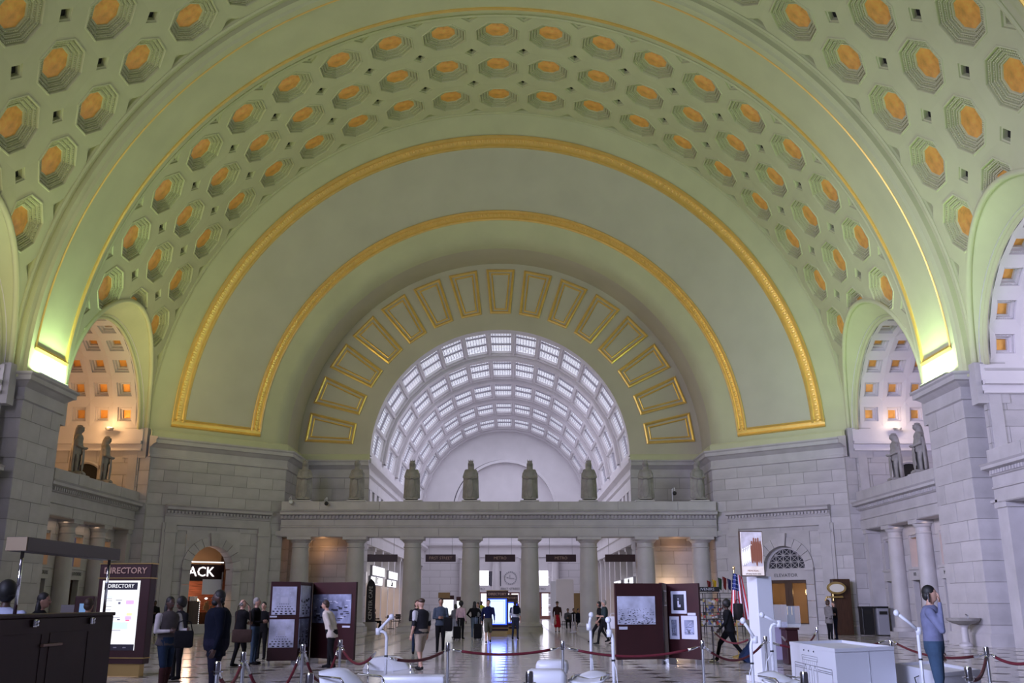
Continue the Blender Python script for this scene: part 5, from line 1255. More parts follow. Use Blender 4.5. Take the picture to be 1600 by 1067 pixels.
# ---- exhibition panels with photographs
def photo(par, c, w_, h_, kind, rz, seedv=0, border=0, loc2=None):
    """framed print: pale ground with its own dark and light shapes"""
    e = Matrix.Rotation(rz, 4, 'Z')
    def put(mb, x, z, a, b, o, r2=0): 
        v = e @ Vector((x, -o, 0)); mb.box((c[0] + v.x, c[1] + v.y, c[2] + z), (a, .006, b), rz)
    g = MB(); put(g, 0, 0, w_, h_, .012); pm = obj('print', g, PH['paper' if border else kind[0]], par)
    iw, ih = w_ - border * 2, h_ - border * 2
    if border: g = MB(); put(g, 0, 0, iw, ih, .018); obj('image', g, PH[kind[0]], pm)
    rr = random.Random(seedv); g = MB(); g2 = MB()
    if kind[1] == 'benches':
        for row in range(5):
            z = -ih * (.46 - row * .085); sc = 1 - row * .16; n = 6
            for i in range(n):
                x = (i - (n - 1) / 2) * iw * .20 * sc
                if abs(x) < iw * .44: put(g, x, z, iw * .10 * sc, ih * .045 * sc, .02)
        for k in range(7): a = pi * (k + .5) / 7; put(g2, cos(a) * iw * .3, ih * (.05 + .33 * sin(a)), iw * .05, ih * .03, .02)
        put(g2, 0, ih * .02, iw * .3, ih * .2, .019)
    elif kind[1] == 'crowd':
        for i in range(110):
            z = -ih * .48 + ih * .55 * rr.random() ** 1.3; k = 1 - (z + ih * .5) / ih; put(g, (rr.random() - .5) * iw * .94, z, iw * .05 * k, ih * .022 * k, .02)
        for i in range(60):
            z = -ih * .48 + ih * .45 * rr.random() ** 1.3; k = 1 - (z + ih * .5) / ih; put(g2, (rr.random() - .5) * iw * .94, z, iw * .045 * k, ih * .02 * k, .0205)
    elif kind[1] == 'figure':
        put(g2, -.02 * w_, -.05 * h_, iw * .14, ih * .34, .02); put(g2, .03 * w_, -.16 * h_, iw * .28, ih * .16, .02); put(g2, -.02 * w_, .15 * h_, iw * .08, ih * .1, .02)
    else:
        for i in range(26): put(g, (rr.random() - .5) * iw * .85, -ih * .42 + ih * .5 * rr.random(), iw * (.04 + .1 * rr.random()), ih * (.02 + .05 * rr.random()), .02)
        for i in range(16): put(g2, (rr.random() - .5) * iw * .85, -ih * .4 + ih * .8 * rr.random(), iw * (.03 + .08 * rr.random()), ih * (.01 + .04 * rr.random()), .0205)
    if g.f: obj('dark_shapes', g, PH['ink'], pm, kind='stuff')
    if g2.f: obj('light_shapes', g2, PH['paper'], pm, kind='stuff')
PH = {'paper': mat('photo_paper', (.50, .52, .64), .45), 'pale': mat('photo_pale', (.50, .53, .68), .4, noise=.35, nscale=2.2), 'mid': mat('photo_mid', (.20, .22, .32), .4, noise=.6, nscale=3), 'deep': mat('photo_deep', (.03, .032, .045), .4, noise=.5, nscale=2), 'ink': mat('photo_ink', (.025, .026, .04), .5)}
def leaf(par, pa, pb, ya, yb, ztop, zbot, name='panel'):
    """one upright exhibition panel between two pixel columns"""
    A, B = Vector((X(pa, ya, 970), ya)), Vector((X(pb, yb, 970), yb)); d = B - A; L = d.length; an = atan2(d.y, d.x); c = (A + B) / 2
    g = MB(); n = Vector((-d.y, d.x)).normalized(); cc = c + n * .04; g.bbox((cc.x, cc.y, (ztop + zbot) / 2), (L, .08, ztop - zbot), .008, an); obj(name, g, M['maroon'], par)
    g = MB()
    for q in (.08, .92): p = A + d * q + n * .04; g.box((p.x, p.y, zbot / 2), (.05, .3, zbot), an)
    obj('foot', g, M['steel'], par); return A, B, an, L
def lat(A, B, px, Y0=None):
    """point on the plan line A-B seen at pixel column px"""
    d = B - A; best = None
    lo, hi = 0.0, 1.0
    for _ in range(40):
        m = (lo + hi) / 2; q = A + d * m
        u = 800 + q.x / q.y * FPX / cos(PITCH)
        if (u < px) == (B.x / B.y > A.x / A.y): lo = m
        else: hi = m
    return A + d * ((lo + hi) / 2)
def hang(par, A, B, an, x0, x1, y0, y1, kind, sd=0, border=0):
    p, q = lat(A, B, x0), lat(A, B, x1); c = (p + q) / 2; Y = c.y
    z0, z1 = at(800, y0, Y).z, at(800, y1, Y).z
    photo(par, (c.x, c.y, (z0 + z1) / 2), (q - p).length, z0 - z1, kind, an, sd, border)
def caption(par, A, B, an, x0, x1, y0, y1):
    p, q = lat(A, B, x0), lat(A, B, x1); c = (p + q) / 2; z0, z1 = at(800, y0, c.y).z, at(800, y1, c.y).z; g = MB(); n = Vector((-(B - A).y, (B - A).x)).normalized()
    g.box((c.x - n.x * .012, c.y - n.y * .012, (z0 + z1) / 2), ((q - p).length, .008, z0 - z1), an); obj('caption_card', g, PH['paper'], par)
t = thing('exhibition_stand', 'maroon folding exhibition stand with historic hall photographs, left of the centre', 'stand', (0, 0, 0))
zt0 = at(800, 908, 28).z
A, B, an, L = leaf(t, 420, 467, 28.0, 28.2, zt0, .12)
hang(t, A, B, an, 425, 463, 916, 960, ('pale', 'benches'), 1); hang(t, A, B, an, 423, 462, 967, 1011, ('pale', 'benches'), 2); caption(t, A, B, an, 423, 434, 961.5, 964)
A, B, an, L = leaf(t, 467, 486, 28.2, 29.6, zt0, .12)
hang(t, A, B, an, 468.5, 484, 914.5, 963, ('pale', 'town'), 3); hang(t, A, B, an, 468, 483.5, 966, 1011, ('mid', 'town'), 4)
A, B, an, L = leaf(t, 486.5, 554, 29.6, 28.4, zt0 + .0, .12)
hang(t, A, B, an, 490, 549.5, 928, 973, ('mid', 'town'), 5); caption(t, A, B, an, 537, 549, 977, 980)
t = thing('exhibition_stand', 'maroon exhibition stand with crowd and portrait photographs, right of the centre', 'stand', (0, 0, 0))
A, B, an, L = leaf(t, 962, 1036, 28.2, 28.6, zt0 - .04, .14)
hang(t, A, B, an, 964, 1023, 931, 975, ('pale', 'crowd'), 6); caption(t, A, B, an, 966, 979, 978.5, 983)
A2, B2, an2, L2 = leaf(t, 1036, 1044, 28.6, 30.2, zt0 - .02, .14); hang(t, A2, B2, an2, 1036.7, 1041, 922, 946, ('deep', 'figure'), 7, .03)
A, B, an, L = leaf(t, 1043, 1093, 29.2, 28.2, zt0 - .04, .14)
hang(t, A, B, an, 1049, 1073, 923, 958, ('deep', 'figure'), 8, .09); hang(t, A, B, an, 1045, 1060, 962.5, 998, ('mid', 'town'), 9, .09); hang(t, A, B, an, 1063.5, 1088, 961.5, 998, ('mid', 'town'), 10, .12); caption(t, A, B, an, 1074, 1086.5, 957, 961)
# ---- poster on the white pillar, podium with glass screen
Y = 22.5
t = thing('poster_pillar', 'square white pillar carrying an illuminated poster of a memorial', 'pillar', (X(1191, Y), Y, 0), .35); t['kind'] = 'thing'
zt_ = at(800, 900, Y).z
g = MB(); g.bbox((.02, .1, zt_ / 2), (.40, .40, zt_), .01); obj('shaft', g, M['wp'], t); g = MB(); g.bbox((.02, .1, .06), (.6, .6, .12), .01); obj('foot', g, M['wp'], t)
za, zb = at(800, 832, Y).z, at(800, 899, Y).z; pw = 34 / 1500 * Y
t2 = thing('poster', 'glowing upright poster of statues and brown figures above the white pillar', 'poster', (X(1175, Y), Y - .28, (za + zb) / 2), .12)
g = MB(); g.bbox((0, .03, 0), (pw + .04, .07, za - zb + .04), .01); obj('frame', g, M['wood'], t2)
g = MB(); g.box((0, -.01, 0), (pw, .012, za - zb)); pr = obj('sheet', g, mat('poster_sheet', (.5, .46, .46), .4, emit=(.85, .74, .74), es=.6, noise=.3, nscale=4), t2); H = za - zb
g = MB(); rr = random.Random(2)
for i in range(5): g.ell((.0 + i * .05, -.02, .02 + .04 * (i % 2)), (.038, .006, .30 - .03 * abs(i - 2)), 10, 8)
for i in range(5): g.ell((.0 + i * .05, -.02, .31 + .04 * (i % 2) - .03 * abs(i - 2)), (.02, .006, .035), 8, 6)
obj('brown_figures', g, mat('poster_brown', (.10, .04, .03), .5, emit=(.30, .11, .075), es=.55), pr)
g = MB()
for i in range(6): g.ell((-.22 + i * .042, -.02, -.1 + .02 * i), (.02, .005, .17), 8, 8); g.ell((-.22 + i * .042, -.02, .09 + .02 * i), (.012, .005, .02), 8, 6)
obj('white_figures', g, M['screenwhite'], pr)
g = MB(); g.box((0, -.012, .10), (pw * .96, .01, .76)); obj('grey_sky', g, mat('poster_sky', (.4, .38, .45), .5, noise=.5, nscale=6, emit=(.42, .38, .45), es=.7), pr)
text(pr, 'MEMORIAL', (0, -.02, -.38), .055, M['bronze']); text(pr, 'of many brave ones', (0, -.02, -.445), .045, M['ink'])
Y = 28.5; t = thing('podium', 'dark maroon reception podium with a clear glass screen on top', 'podium', (X(1230, Y), Y, 0), .1)
g = MB(); g.bbox((0, 0, .48), (.36, .4, .93), .02); obj('body', g, M['maroon'], t); g = MB(); g.bbox((0, 0, .97), (.42, .46, .05), .01); obj('top', g, M['maroon'], t)
g = MB(); g.box((-.28, .02, 1.32), (.5, .015, .62)); g.box((.2, .12, 1.3), (.4, .015, .58)); obj('glass_screen', g, M['glass'], t)
Y = 27; t = thing('side_screen', 'low lilac display screen behind the bent white stands', 'screen', (X(1207, 29), 29, 0)); g = MB(); g.bbox((0, 0, .62), (.75, .08, 1.05), .02); obj('panel', g, mat('lilac_panel', (.28, .25, .36), .5), t); g = MB(); g.box((0, 0, .05), (.8, .4, .1)); obj('foot', g, M['steel'], t)
# ---- souvenir stand and flags
Y = 53.5; x0 = X(1122, Y)
t = thing('souvenir_stand', 'dark wire souvenir rack crowded with cards and trinkets, right of the screen', 'stand', (x0, Y, 0)); t.scale = (1, 1, .9)
g = MB()
for xx in (-1.55, -.75, .05, 1.3):
    for yy in (-.3, .3): g.tube([(xx, yy, 0), (xx, yy, 2.4)], .025, 6)
for z in (.5, .9, 1.3, 1.7, 2.1, 2.4): g.box((-.12, 0, z), (2.9, .6, .03))
g.box((-.8, -.3, 2.62), (1.7, .05, .28)); obj('rack', g, M['black'], t)
text(t, 'SOUVENIRS', (-.8, -.34, 2.62), .22, PH['paper'])
rr = random.Random(9)
gm = [mat('goods_%d' % i, c, .5) for i, c in enumerate(((.5, .5, .55), (.4, .06, .05), (.08, .12, .3), (.45, .36, .12), (.06, .05, .05)))]
for k in range(5):
    g = MB()
    for i in range(46): g.box((-1.5 + rr.random() * 2.8, -.28 + rr.random() * .1, .6 + .4 * rr.randrange(4) + rr.random() * .24), (.06 + rr.random() * .1, .04, .06 + rr.random() * .14), rr.uniform(-.3, .3))
    obj('goods', g, gm[k], t, kind='stuff')
for i, (dx, c_, h_) in enumerate(((-.55, (.16, .02, .02), 2.95), (-.25, (.55, .38, .03), 3.0), (.05, (.03, .07, .04), 3.1), (.3, (.16, .02, .02), 3.15), (.55, (.03, .03, .10), 3.05), (.8, (.12, .12, .12), 2.95), (1.0, (.14, .03, .04), 2.95))):
    f_ = thing('small_flag', 'small furled %s flag on the souvenir rack' % ('red', 'yellow', 'green', 'bright red', 'navy blue', 'grey', 'crimson')[i], 'flag', (x0 + dx, Y, 2.19), 0, 'small flags on the souvenir rack')
    g = MB(); g.tube([(0, 0, 0), (.06, 0, h_ - 2.4)], .012, 6); obj('stick', g, M['wood'], f_); g = MB(); hh = h_ - 2.3
    g.grid(lambda u, v: (.06 * v + .22 * u * (1 - .5 * v), .04 * sin(u * 9 + v * 3), hh * (1 - v * .75) - .1 * u), [i_ / 6 for i_ in range(7)], [j / 5 for j in range(6)]); obj('cloth', g, cloth(c_), f_)
Y = 31.6; xf = X(1153, Y)
t = thing('national_flag', 'striped flag with starred blue canton on a staff beside the white pillar', 'flag', (xf, Y, 0)); zt_ = at(800, 896, Y).z
g = MB(); g.tube([(-.05, .1, .0), (-.05, .1, zt_ + .15)], .02, 8); g.ell((-.05, .1, zt_ + .19), (.045, .045, .06), 10, 8); obj('staff', g, M['brass'], t)
g = MB(); g.lathe([(.2, 0), (.2, .05), (.04, .1)], (-.05, .1, 0), 16); obj('base', g, M['brass'], t)
def flagpt(u, v):   # u across the stripes (0..1), v along their length (0..1), hanging diagonally
    return (-.12 - .14 * v + .62 * u * (.45 + .55 * v) + .0, -.04 + .05 * sin(u * 16 + v * 2), zt_ + .05 - 1.35 * v - (1 - u) * .02 - .12 * u)
for i in range(13):
    g = MB(); u0, u1 = i / 13, (i + 1) / 13; v0 = .38 if i < 7 else 0
    g.grid(lambda u, v: flagpt(u, v), [u0, (u0 + u1) / 2, u1], [v0 + (1 - v0) * k / 8 for k in range(9)]); obj('stripe', g, cloth((.40, .03, .04) if i % 2 == 0 else (.62, .6, .66)), t, smooth=True)
g = MB(); g.grid(flagpt, [7 / 13 * k / 8 for k in range(9)], [.38 * k / 4 for k in range(5)]); cn = obj('canton', g, cloth((.03, .045, .16)), t, smooth=True)
g = MB()
for i in range(5):
    for j in range(4):
        p = flagpt(7 / 13 * (i + .5) / 5, .38 * (j + .5) / 4); g.ell((p[0], p[1] - .012, p[2]), (.013, .004, .013), 5, 4)
obj('stars', g, M['wp'], cn, kind='stuff')
# ---- white exhibition cases, foreground right
def case(lab, Cn, Ln, Rn, z, m=None, seam=True):
    """box case given its near, left and right top corners in plan"""
    Cn, Ln, Rn = Vector(Cn), Vector(Ln), Vector(Rn); Bk = Ln + Rn - Cn
    t = thing('display_case', lab, 'case', (Cn.x, Cn.y, 0)); q = [v - Cn for v in (Cn, Rn, Bk, Ln)]
    g = MB(); g.add([(v.x, v.y, .0) for v in q] + [(v.x, v.y, z - .03) for v in q], [(0, 1, 5, 4), (1, 2, 6, 5), (2, 3, 7, 6), (3, 0, 4, 7), (3, 2, 1, 0)]); obj('body', g, m or M['wp'], t)
    g = MB(); c = sum(q, Vector((0, 0))) / 4; q2_ = [c + (v - c) * .94 for v in q]; q3 = [c + (v - c) * 1.01 for v in q]
    g.add([(v.x, v.y, z - .06) for v in q3] + [(v.x, v.y, z) for v in q3] + [(v.x, v.y, z) for v in q2_] + [(v.x, v.y, z - .05) for v in q2_], [(i, (i + 1) % 4, (i + 1) % 4 + 4, i + 4) for i in range(4)] + [(i + 4, (i + 1) % 4 + 4, (i + 1) % 4 + 8, i + 8) for i in range(4)] + [(i + 8, (i + 1) % 4 + 8, (i + 1) % 4 + 12, i + 12) for i in range(4)] + [(12, 13, 14, 15)])
    obj('rim', g, m or M['wp'], t)
    if seam:
        v = (Rn - Cn); a = atan2(v.y, v.x); p = v * .55; n = Vector((v.y, -v.x)).normalized(); g = MB(); g.box((p.x + n.x * .003, p.y + n.y * .003, z / 2), (.012, .01, z - .08), a); obj('seam', g, M['grey'], t)
    return t, q
Cn, Ln, Rn = (X(1304, 17, 1012), 17.0), (X(1234, 20, 1003), 20.0), (X(1396, 17.9, 1010), 17.9)
t, q = case('tall white display case with an ink drawing of a station on its left face', Cn, Ln, Rn, .94)
v = Vector(Ln) - Vector(Cn); Lf = v.length; v.normalize(); nrm = Vector((v.y, -v.x)); 
if nrm.y > 0: nrm = -nrm
dr = MB()
def ln(a, b, w_=.011):
    P = [v * p[0] + nrm * .006 for p in (a, b)]; dr.tube([(P[0].x, P[0].y, a[1]), (P[1].x, P[1].y, b[1])], w_, 4)
def rc(x0, z0, x1, z1, w_=.011): ln((x0, z0), (x1, z0), w_); ln((x1, z0), (x1, z1), w_); ln((x1, z1), (x0, z1), w_); ln((x0, z1), (x0, z0), w_)
Lf_ = Lf
rc(.25, .1, Lf - .3, .58); rc(1.15, .1, 2.1, .70, .009); rc(1.1, .66, 2.15, .74, .009)
for i in range(3):
    x = 1.3 + i * .33; rc(x - .1, .15, x + .1, .5, .01); ln((x - .1, .5), (x, .58), .01); ln((x, .58), (x + .1, .5), .01)
    ln((x, .74), (x, .86), .005); dr.ell(((v * x + nrm * .008).x, (v * x + nrm * .008).y, .83), (.03, .01, .02), 6, 4)
for i in range(12):
    for (x0, x1) in ((.3, 1.1), (2.2, Lf - .35)):
        x = x0 + (x1 - x0) * i / 11; ln((x, .12), (x, .48), .006)
for z in (.5, .53): ln((.25, z), (1.12, z)); ln((2.13, z), (Lf - .3, z))
for i in range(7): ln((1.2 + i * .13, .6), (1.2 + i * .13, .66), .008)
obj('ink_drawing', dr, M['ink'], t)
Cn2, Ln2, Rn2 = (X(1471, 16.6, 1050), 16.6), (X(1398, 19.2, 1034), 19.2), (X(1531, 17.4, 1047), 17.4)
t, q = case('low white display case behind the bent lamp stand, lower right', Cn2, Ln2, Rn2, .58, seam=False)
g = MB(); g.tube([(X(1418, 18) - Cn2[0], 17.85 - Cn2[1], .02), (X(1410, 18) - Cn2[0], 17.8 - Cn2[1], .42), (X(1428, 18) - Cn2[0], 17.8 - Cn2[1], .50), (X(1440, 17.5) - Cn2[0], 17.3 - Cn2[1], .3), (X(1452, 17) - Cn2[0], 16.9 - Cn2[1], .05)], .012, 6); obj('cable', g, M['black'], t)
# ---- bent white lamp stands
def stand(lab, px, Y, pyt, dirx, armpx, armpy, blob=True, rz=0):
    """white tube rising from a draped foot, an elbow and a slim arm"""
    x = X(px, Y); z = at(px, pyt, Y).z; t = thing('bent_stand', lab, 'stand', (x, Y, 0), 0, 'bent white tube stands')
    e = Vector((dirx * .16, 0, z)); tip = Vector((X(armpx, Y) - x, -.05, at(armpx, armpy, Y).z))
    g = MB(); g.tube([(0, 0, .02), (0, 0, z - .1), (dirx * .03, 0, z - .03), (dirx * .08, 0, z), (e.x, e.y, e.z)], .028, 10); obj('post', g, M['whiteplastic'], t, smooth=True)
    g = MB(); g.tube([e, e.lerp(tip, .5) + Vector((0, 0, .01)), tip], [.034, .026, .03], 8); g.ell(tip, (.05, .05, .055), 10, 8); g.lathe([(.045, -.06), (.05, .06)], (e.x, e.y, e.z), 12); obj('arm', g, M['whiteplastic'], t, smooth=True)
    g = MB(); g.lathe([(.034, 0), (.034, .03)], (0, 0, z * .62), 10); obj('clip', g, M['black'], t)
    g = MB(); g.tube([(0, -.03, z * .62), (-dirx * .12, -.05, z * .5), (-dirx * .16, -.05, z * .3), (-dirx * .05, -.05, z * .12), (0, -.05, .1)], .008, 5); obj('cable', g, M['whiteplastic'], t)
    g = MB(); g.lathe([(.2, 0), (.2, .03), (.05, .06)], n=20); obj('foot', g, M['whiteplastic'], t)
    return t
stand('bent white stand with a raised slanting arm, left of the vest-wearing man', 606, 18.5, 986, -1, 613, 963)
stand('bent white stand with short upright head before the right screen column', 922, 19, 979, -.2, 923, 960)
stand('bent white stand beside the left edge of the right exhibition panel', 956, 17, 989, -.35, 949, 968)
stand('bent white stand with thick arm, right of the suitcase walker', 1169, 17.5, 999, .5, 1158, 969)
stand('bent white stand with crossed long arm in front of the glass podium', 1201, 18.5, 974, 1, 1188, 960)
stand('bent white stand with slanting arm before the man on the phone', 1429, 16.8, 985, .1, 1397, 957)
# ---- white moulded seats and chrome rails, bottom edge
def shell(lab, px, py, Y, sx_, sz, rz, kind='shell'):
    x = X(px, Y); t = thing('lounge_seat', lab, 'seat', (x, Y, 0), rz, 'white moulded seats'); zt = at(px, py, Y).z
    g = MB()
    if kind == 'shell':
        g.grid(lambda u, v: (sx_ * (u - .5) * (1 - .35 * v ** 2), -.25 + .38 * v ** 1.5 + .12 * (2 * u - 1) ** 2, .42 + (zt - .42) * v ** 1.1 - .05 * (2 * u - 1) ** 2 * v), [i / 10 for i in range(11)], [j / 8 for j in range(9)])
        g.grid(lambda u, v: (sx_ * (u - .5), -.25 - .5 * v + .12 * (2 * u - 1) ** 2, .42 - .06 * v + .05 * (2 * u - 1) ** 2), [i / 10 for i in range(11)], [j / 4 for j in range(5)])
        o = obj('shell', g, M['whiteplastic'], t, smooth=True, fixn=True); m = o.modifiers.new('s', 'SOLIDIFY'); m.thickness = .03
    else:
        g.bbox((0, 0, zt - .14), (sx_, .6, .28), .09); o = obj('cushion', g, M['whiteplastic'], t, smooth=50)
        g = MB(); g.bbox((0, .02, (zt - .28) / 2 + .02), (sx_ * .9, .5, zt - .3), .04); obj('plinth', g, M['whiteplastic'], t)
    for a in (-1, 1):
        if kind != 'shell': break
        g = MB(); g.tube([(a * sx_ * .42, -.6, 0), (a * sx_ * .42, -.6, zt * .8), (a * sx_ * .42, -.52, zt * .86), (a * sx_ * .42, .1, zt * .86)], .016, 8); obj('chrome_arm', g, M['chrome'], t, smooth=True)
    if kind == 'shell': g = MB(); g.lathe([(.28, 0), (.27, .03), (.04, .06), (.04, .42)], n=18); obj('pedestal', g, M['chrome'], t)
    return t
shell('white moulded shell seat low in front of the left exhibition stand', 540, 1043, 15.0, .8, .6, .7)
shell('white moulded shell seat with chrome arms at the foot of the bent stand', 608, 1024, 19.7, .95, .7, .2)
shell('white padded block seat, farther of the two near the centre barrier', 862, 1030, 19.7, .62, .5, -.1, 'block')
shell('white padded block seat, nearer of the two near the centre barrier', 852, 1045, 17.5, .68, .5, -.05, 'block')
shell('white draped shell seat under the paired bent stands', 925, 1047, 18.0, .62, .5, -.3)
shell('white plastic-wrapped seat at the foot of the crossed-arm stand', 1203, 1048, 17.0, .6, .5, .2)
t = thing('wide_seat', 'wide flat white bench seat beneath the chrome rail', 'seat', (X(650, 16.3), 16.3, 0)); g = MB(); g.bbox((0, 0, .50), (1.0, .5, .14), .05); obj('cushion', g, M['whiteplastic'], t, smooth=40); g = MB()
for a in (-1, 1): g.tube([(a * .55, 0, 0), (a * .55, 0, .45)], .02, 8)
obj('leg', g, M['chrome'], t)
# ---- rope barriers
SP = {}
def post(key, lab, px, pyt, Y=None, h=1.0):
    Y = Y or (EYE - h) / -slope(pyt); x = X(px, Y, 1000); SP[key] = Vector((x, Y, 0))
    t = thing('barrier_post', lab, 'barrier post', (x, Y, 0), 0, 'polished steel barrier posts')
    g = MB(); g.lathe([(.17, 0), (.17, .02), (.14, .035), (.05, .05)], n=20); obj('foot', g, M['chrome'], t, smooth=40)
    g = MB(); g.lathe([(.026, .04), (.026, h - .16)], n=12); obj('tube', g, M['steel'], t, smooth=40)
    g = MB(); g.lathe([(.026, h - .16), (.042, h - .15), (.042, h - .02), (.036, h), (.001, h + .005)], n=14); g.lathe([(.07, h - .12), (.07, h - .11)], n=14); obj('head', g, M['chrome'], t, smooth=40)
def rope(a, b, lab, sag=.35, za=.88, zb=.88):
    A, B = SP[a], SP[b]; d = (B - A); u = d.normalized(); A2, B2 = A + u * .08 + Vector((0, 0, za)), B - u * .08 + Vector((0, 0, zb)); n = 14
    pts = [A2.lerp(B2, i / n) - Vector((0, 0, sag * 4 * (i / n) * (1 - i / n))) for i in range(n + 1)]
    t = thing('barrier_rope', lab, 'rope', tuple(A2), 0, 'dark red velvet barrier ropes'); g = MB(); g.tube([p - A2 for p in pts[1:-1]], .024, 8); obj('cord', g, M['rope'], t, smooth=True)
    for e in ((pts[0], pts[1]), (pts[-1], pts[-2])):
        g = MB(); q = e[0].lerp(e[1], 1.15); g.tube([e[0] - A2, e[0].lerp(e[1], .5) - A2, q - A2], [.012, .022, .03], 8); obj('hook', g, M['chrome'], t, smooth=True)
post('a', 'polished steel barrier post nearest the man in dark blue', 343, 1033, h=1.0)
post('b', 'polished steel barrier post in front of the man with the shoulder bag', 382, 1018)
post('c', 'polished steel barrier post before the left exhibition stand', 474, 1006)
post('d', 'polished steel barrier post beside the person in the cream jacket', 532, 999)
post('e', 'slim polished barrier post in the middle, left end of the long rope', 700, 1003.5)
post('f', 'polished barrier post behind the white block seats', 879, 1001)
post('g', 'polished barrier post at the right edge of the right exhibition stand', 1097, 1000)
post('h', 'thin barrier post behind the suitcase walker', 1114, 978)
post('i', 'barrier post beside the white poster pillar', 1196, 984, 21.3)
post('j', 'barrier post standing behind the tall white case', 1391, 999.5, 22.3, .88)
post('k', 'barrier post behind the low white case near the right pier', 1539, 1010)
post('l', 'nearest barrier post in front of the low white case', 1507, 1041)
post('m', 'barrier post by the lift hall door', 1278, 979)
SP['out'] = at(1640, 1055, 15.5); SP['out'].z = 0; SP['p2'] = Vector((X(1216, 25.0), 25.0, 0)); SP['pil'] = Vector((X(1174, 24.6), 24.6, 0)); SP['low'] = Vector((X(592, 17.0), 17.0, 0)); SP['lo2'] = Vector((X(610, 15.2), 15.2, 0))
post('n', 'pair of near chrome posts at the bottom edge, left of the shell seat', 487, 1051)
post('o', 'near chrome barrier post at the bottom edge by the white block seat', 827, 1048)
post('p', 'near chrome barrier post at the bottom edge under the crossed-arm stand', 1252, 1049)
for a, b, lab, sg in (('a', 'b', 'short sagging rope beside the man in dark blue', .25), ('b', 'c', 'deep sagging rope left of the left exhibition stand', .62), ('c', 'd', 'sagging rope in front of the left exhibition stand', .55), ('e', 'f', 'long shallow rope across the middle of the hall', .10), ('f', 'g', 'long rope running in front of the right exhibition stand', .16), ('g', 'i', 'rope from the exhibition stand to the white pillar', .30), ('i', 'j', 'rope passing behind the tall white case', .2), ('h', 'pil', 'rope behind the suitcase walker', .25), ('j', 'k', 'rope behind the low white case', .18), ('k', 'l', 'short rope over the low white case corner', .15), ('m', 'p2', 'thin rope in front of the lift hall door', .35), ('d', 'low', 'rope dropping from the cream-jacket visitor towards the near posts', .25)):
    rope(a, b, 'dark red velvet ' + lab, sg)
rope('k', 'out', 'dark red velvet rope leaving the picture at the right edge', .12)
rope('e', 'lo2', 'dark red velvet rope falling from the slim middle post to the lower left', .1)
# stanchions in the far hall waiting corner
for i, px in enumerate((894, 898, 911, 917)):
    Y = 58 + i * 1.5; t = thing('queue_post', 'thin grey queue post in the far waiting corner, %s' % ('first from left', 'second from left', 'third from left', 'last')[i], 'barrier post', (X(px, Y), Y, 0)); g = MB(); g.lathe([(.16, 0), (.16, .02), (.03, .04), (.03, 1.0), (.04, 1.02)], n=12); obj('tube', g, M['steel'], t)
# cameras on the screen
for i, (px, py) in enumerate(((454, 784), (510, 786), (1054, 770))):
    p = at(px, py, YS - .45); t = thing('security_camera', 'small security camera on the screen ledge, %s' % ('white dome at the left end', 'beside the second statue', 'on a white crook at the right')[i], 'camera', tuple(p))
    g = MB(); g.ell((0, 0, 0), (.13, .13, .13), 12, 8); obj('dome', g, M['black'] if i else M['wp'], t); g = MB(); g.tube([(-.12, .1, -.45 if i == 2 else .1), (-.12, .1, .25), (0, .05, .35), (.02, 0, .1)], .03, 8); obj('bracket', g, M['whiteplastic'], t, smooth=True)
# ---- people
def PP(px, Y): return X(px, Y), Y
NAVY = (.006, .008, .017); BLK = (.01, .01, .012); GRY = (.10, .10, .11); JEAN = (.016, .028, .055); CREAM = (.52, .47, .42)
F0, FB, FL, FR = pi, 0, pi / 2, -pi / 2   # facing the camera, away, left, right
person('woman with long dark hair, grey top, white sleeves and dark bag', *PP(266, 20), 1.80, pi + .9, (.07, .06, .06), JEAN, 'dark', 'black', (.05, .02, .02), ('fwd', 'hold'), .1, 0, 'long', 'boots', .1, 'long', 1.15, sl=(.45, .42, .42))
person('person with a big dark hairdo behind the white-sleeved woman', *PP(284, 23), 1.78, pi - .6, BLK, BLK, 'dark', 'black', arms=('hold', 'down'), hs='afro')
person('large bearded man in a dark blue jacket, seen from the side', *PP(343, 17.6), 1.90, pi - 1.2, NAVY, (.012, .012, .025), 'dark', 'black', arms=('down', 'down'), coat=.22, wide=1.5, hs='short', beard=True)
person('grey-haired man in black coat with a brown shoulder bag', *PP(379, 27.5), 1.77, FB - .8, BLK, BLK, 'light', 'bald' and 'grey', arms=('hold', 'face'), coat=.12, wide=1.2, hs='bald', step=.1)
person('short-haired man in black sweater and blue jeans at the exhibition', *PP(401, 28.4), 1.82, FR - .1, BLK, (.05, .08, .12), 'light', 'grey', arms=('hold', 'hold'), wide=1.1)
person('dark figure standing alone against the left stone wall', *PP(243, 52.3), 1.76, pi + .3, BLK, BLK, 'dark', 'black', arms=('hold', 'hold'))
person('visitor in a cream jacket bending towards the photographs', *PP(521, 27), 1.74, FL - .1, CREAM, BLK, 'light', 'brown', arms=('back', 'back'), lean=.28, coat=.16, hs='short', wide=1.25, step=.08)
person('dark figure half hidden behind the left exhibition stand', *PP(413, 31), 1.70, pi, BLK, BLK, 'light', 'black', arms=('down', 'down'))
person('man in dark vest, grey tee and khaki shorts with a cap', *PP(659, 26.3), 1.79, pi - 2.3, (.02, .02, .025), (.30, .25, .20), 'light', 'brown', (.02, .02, .02), ('down', 'down'), .12, 0, 'short', 'shorts', .06, 'cap', 1.2, sl=(.40, .40, .42))
person('woman in black jacket and jeans behind the man in shorts', *PP(652, 34), 1.76, pi + .2, BLK, JEAN, 'light', 'auburn', arms=('hip', 'hold'), hs='bob', coat=.15)
person('man in grey-blue jacket holding papers and a black bag', *PP(689, 35.2), 1.83, pi + .1, (.05, .065, .09), BLK, 'tan', 'black', arms=('hold', 'hold'), coat=.08, step=.06)
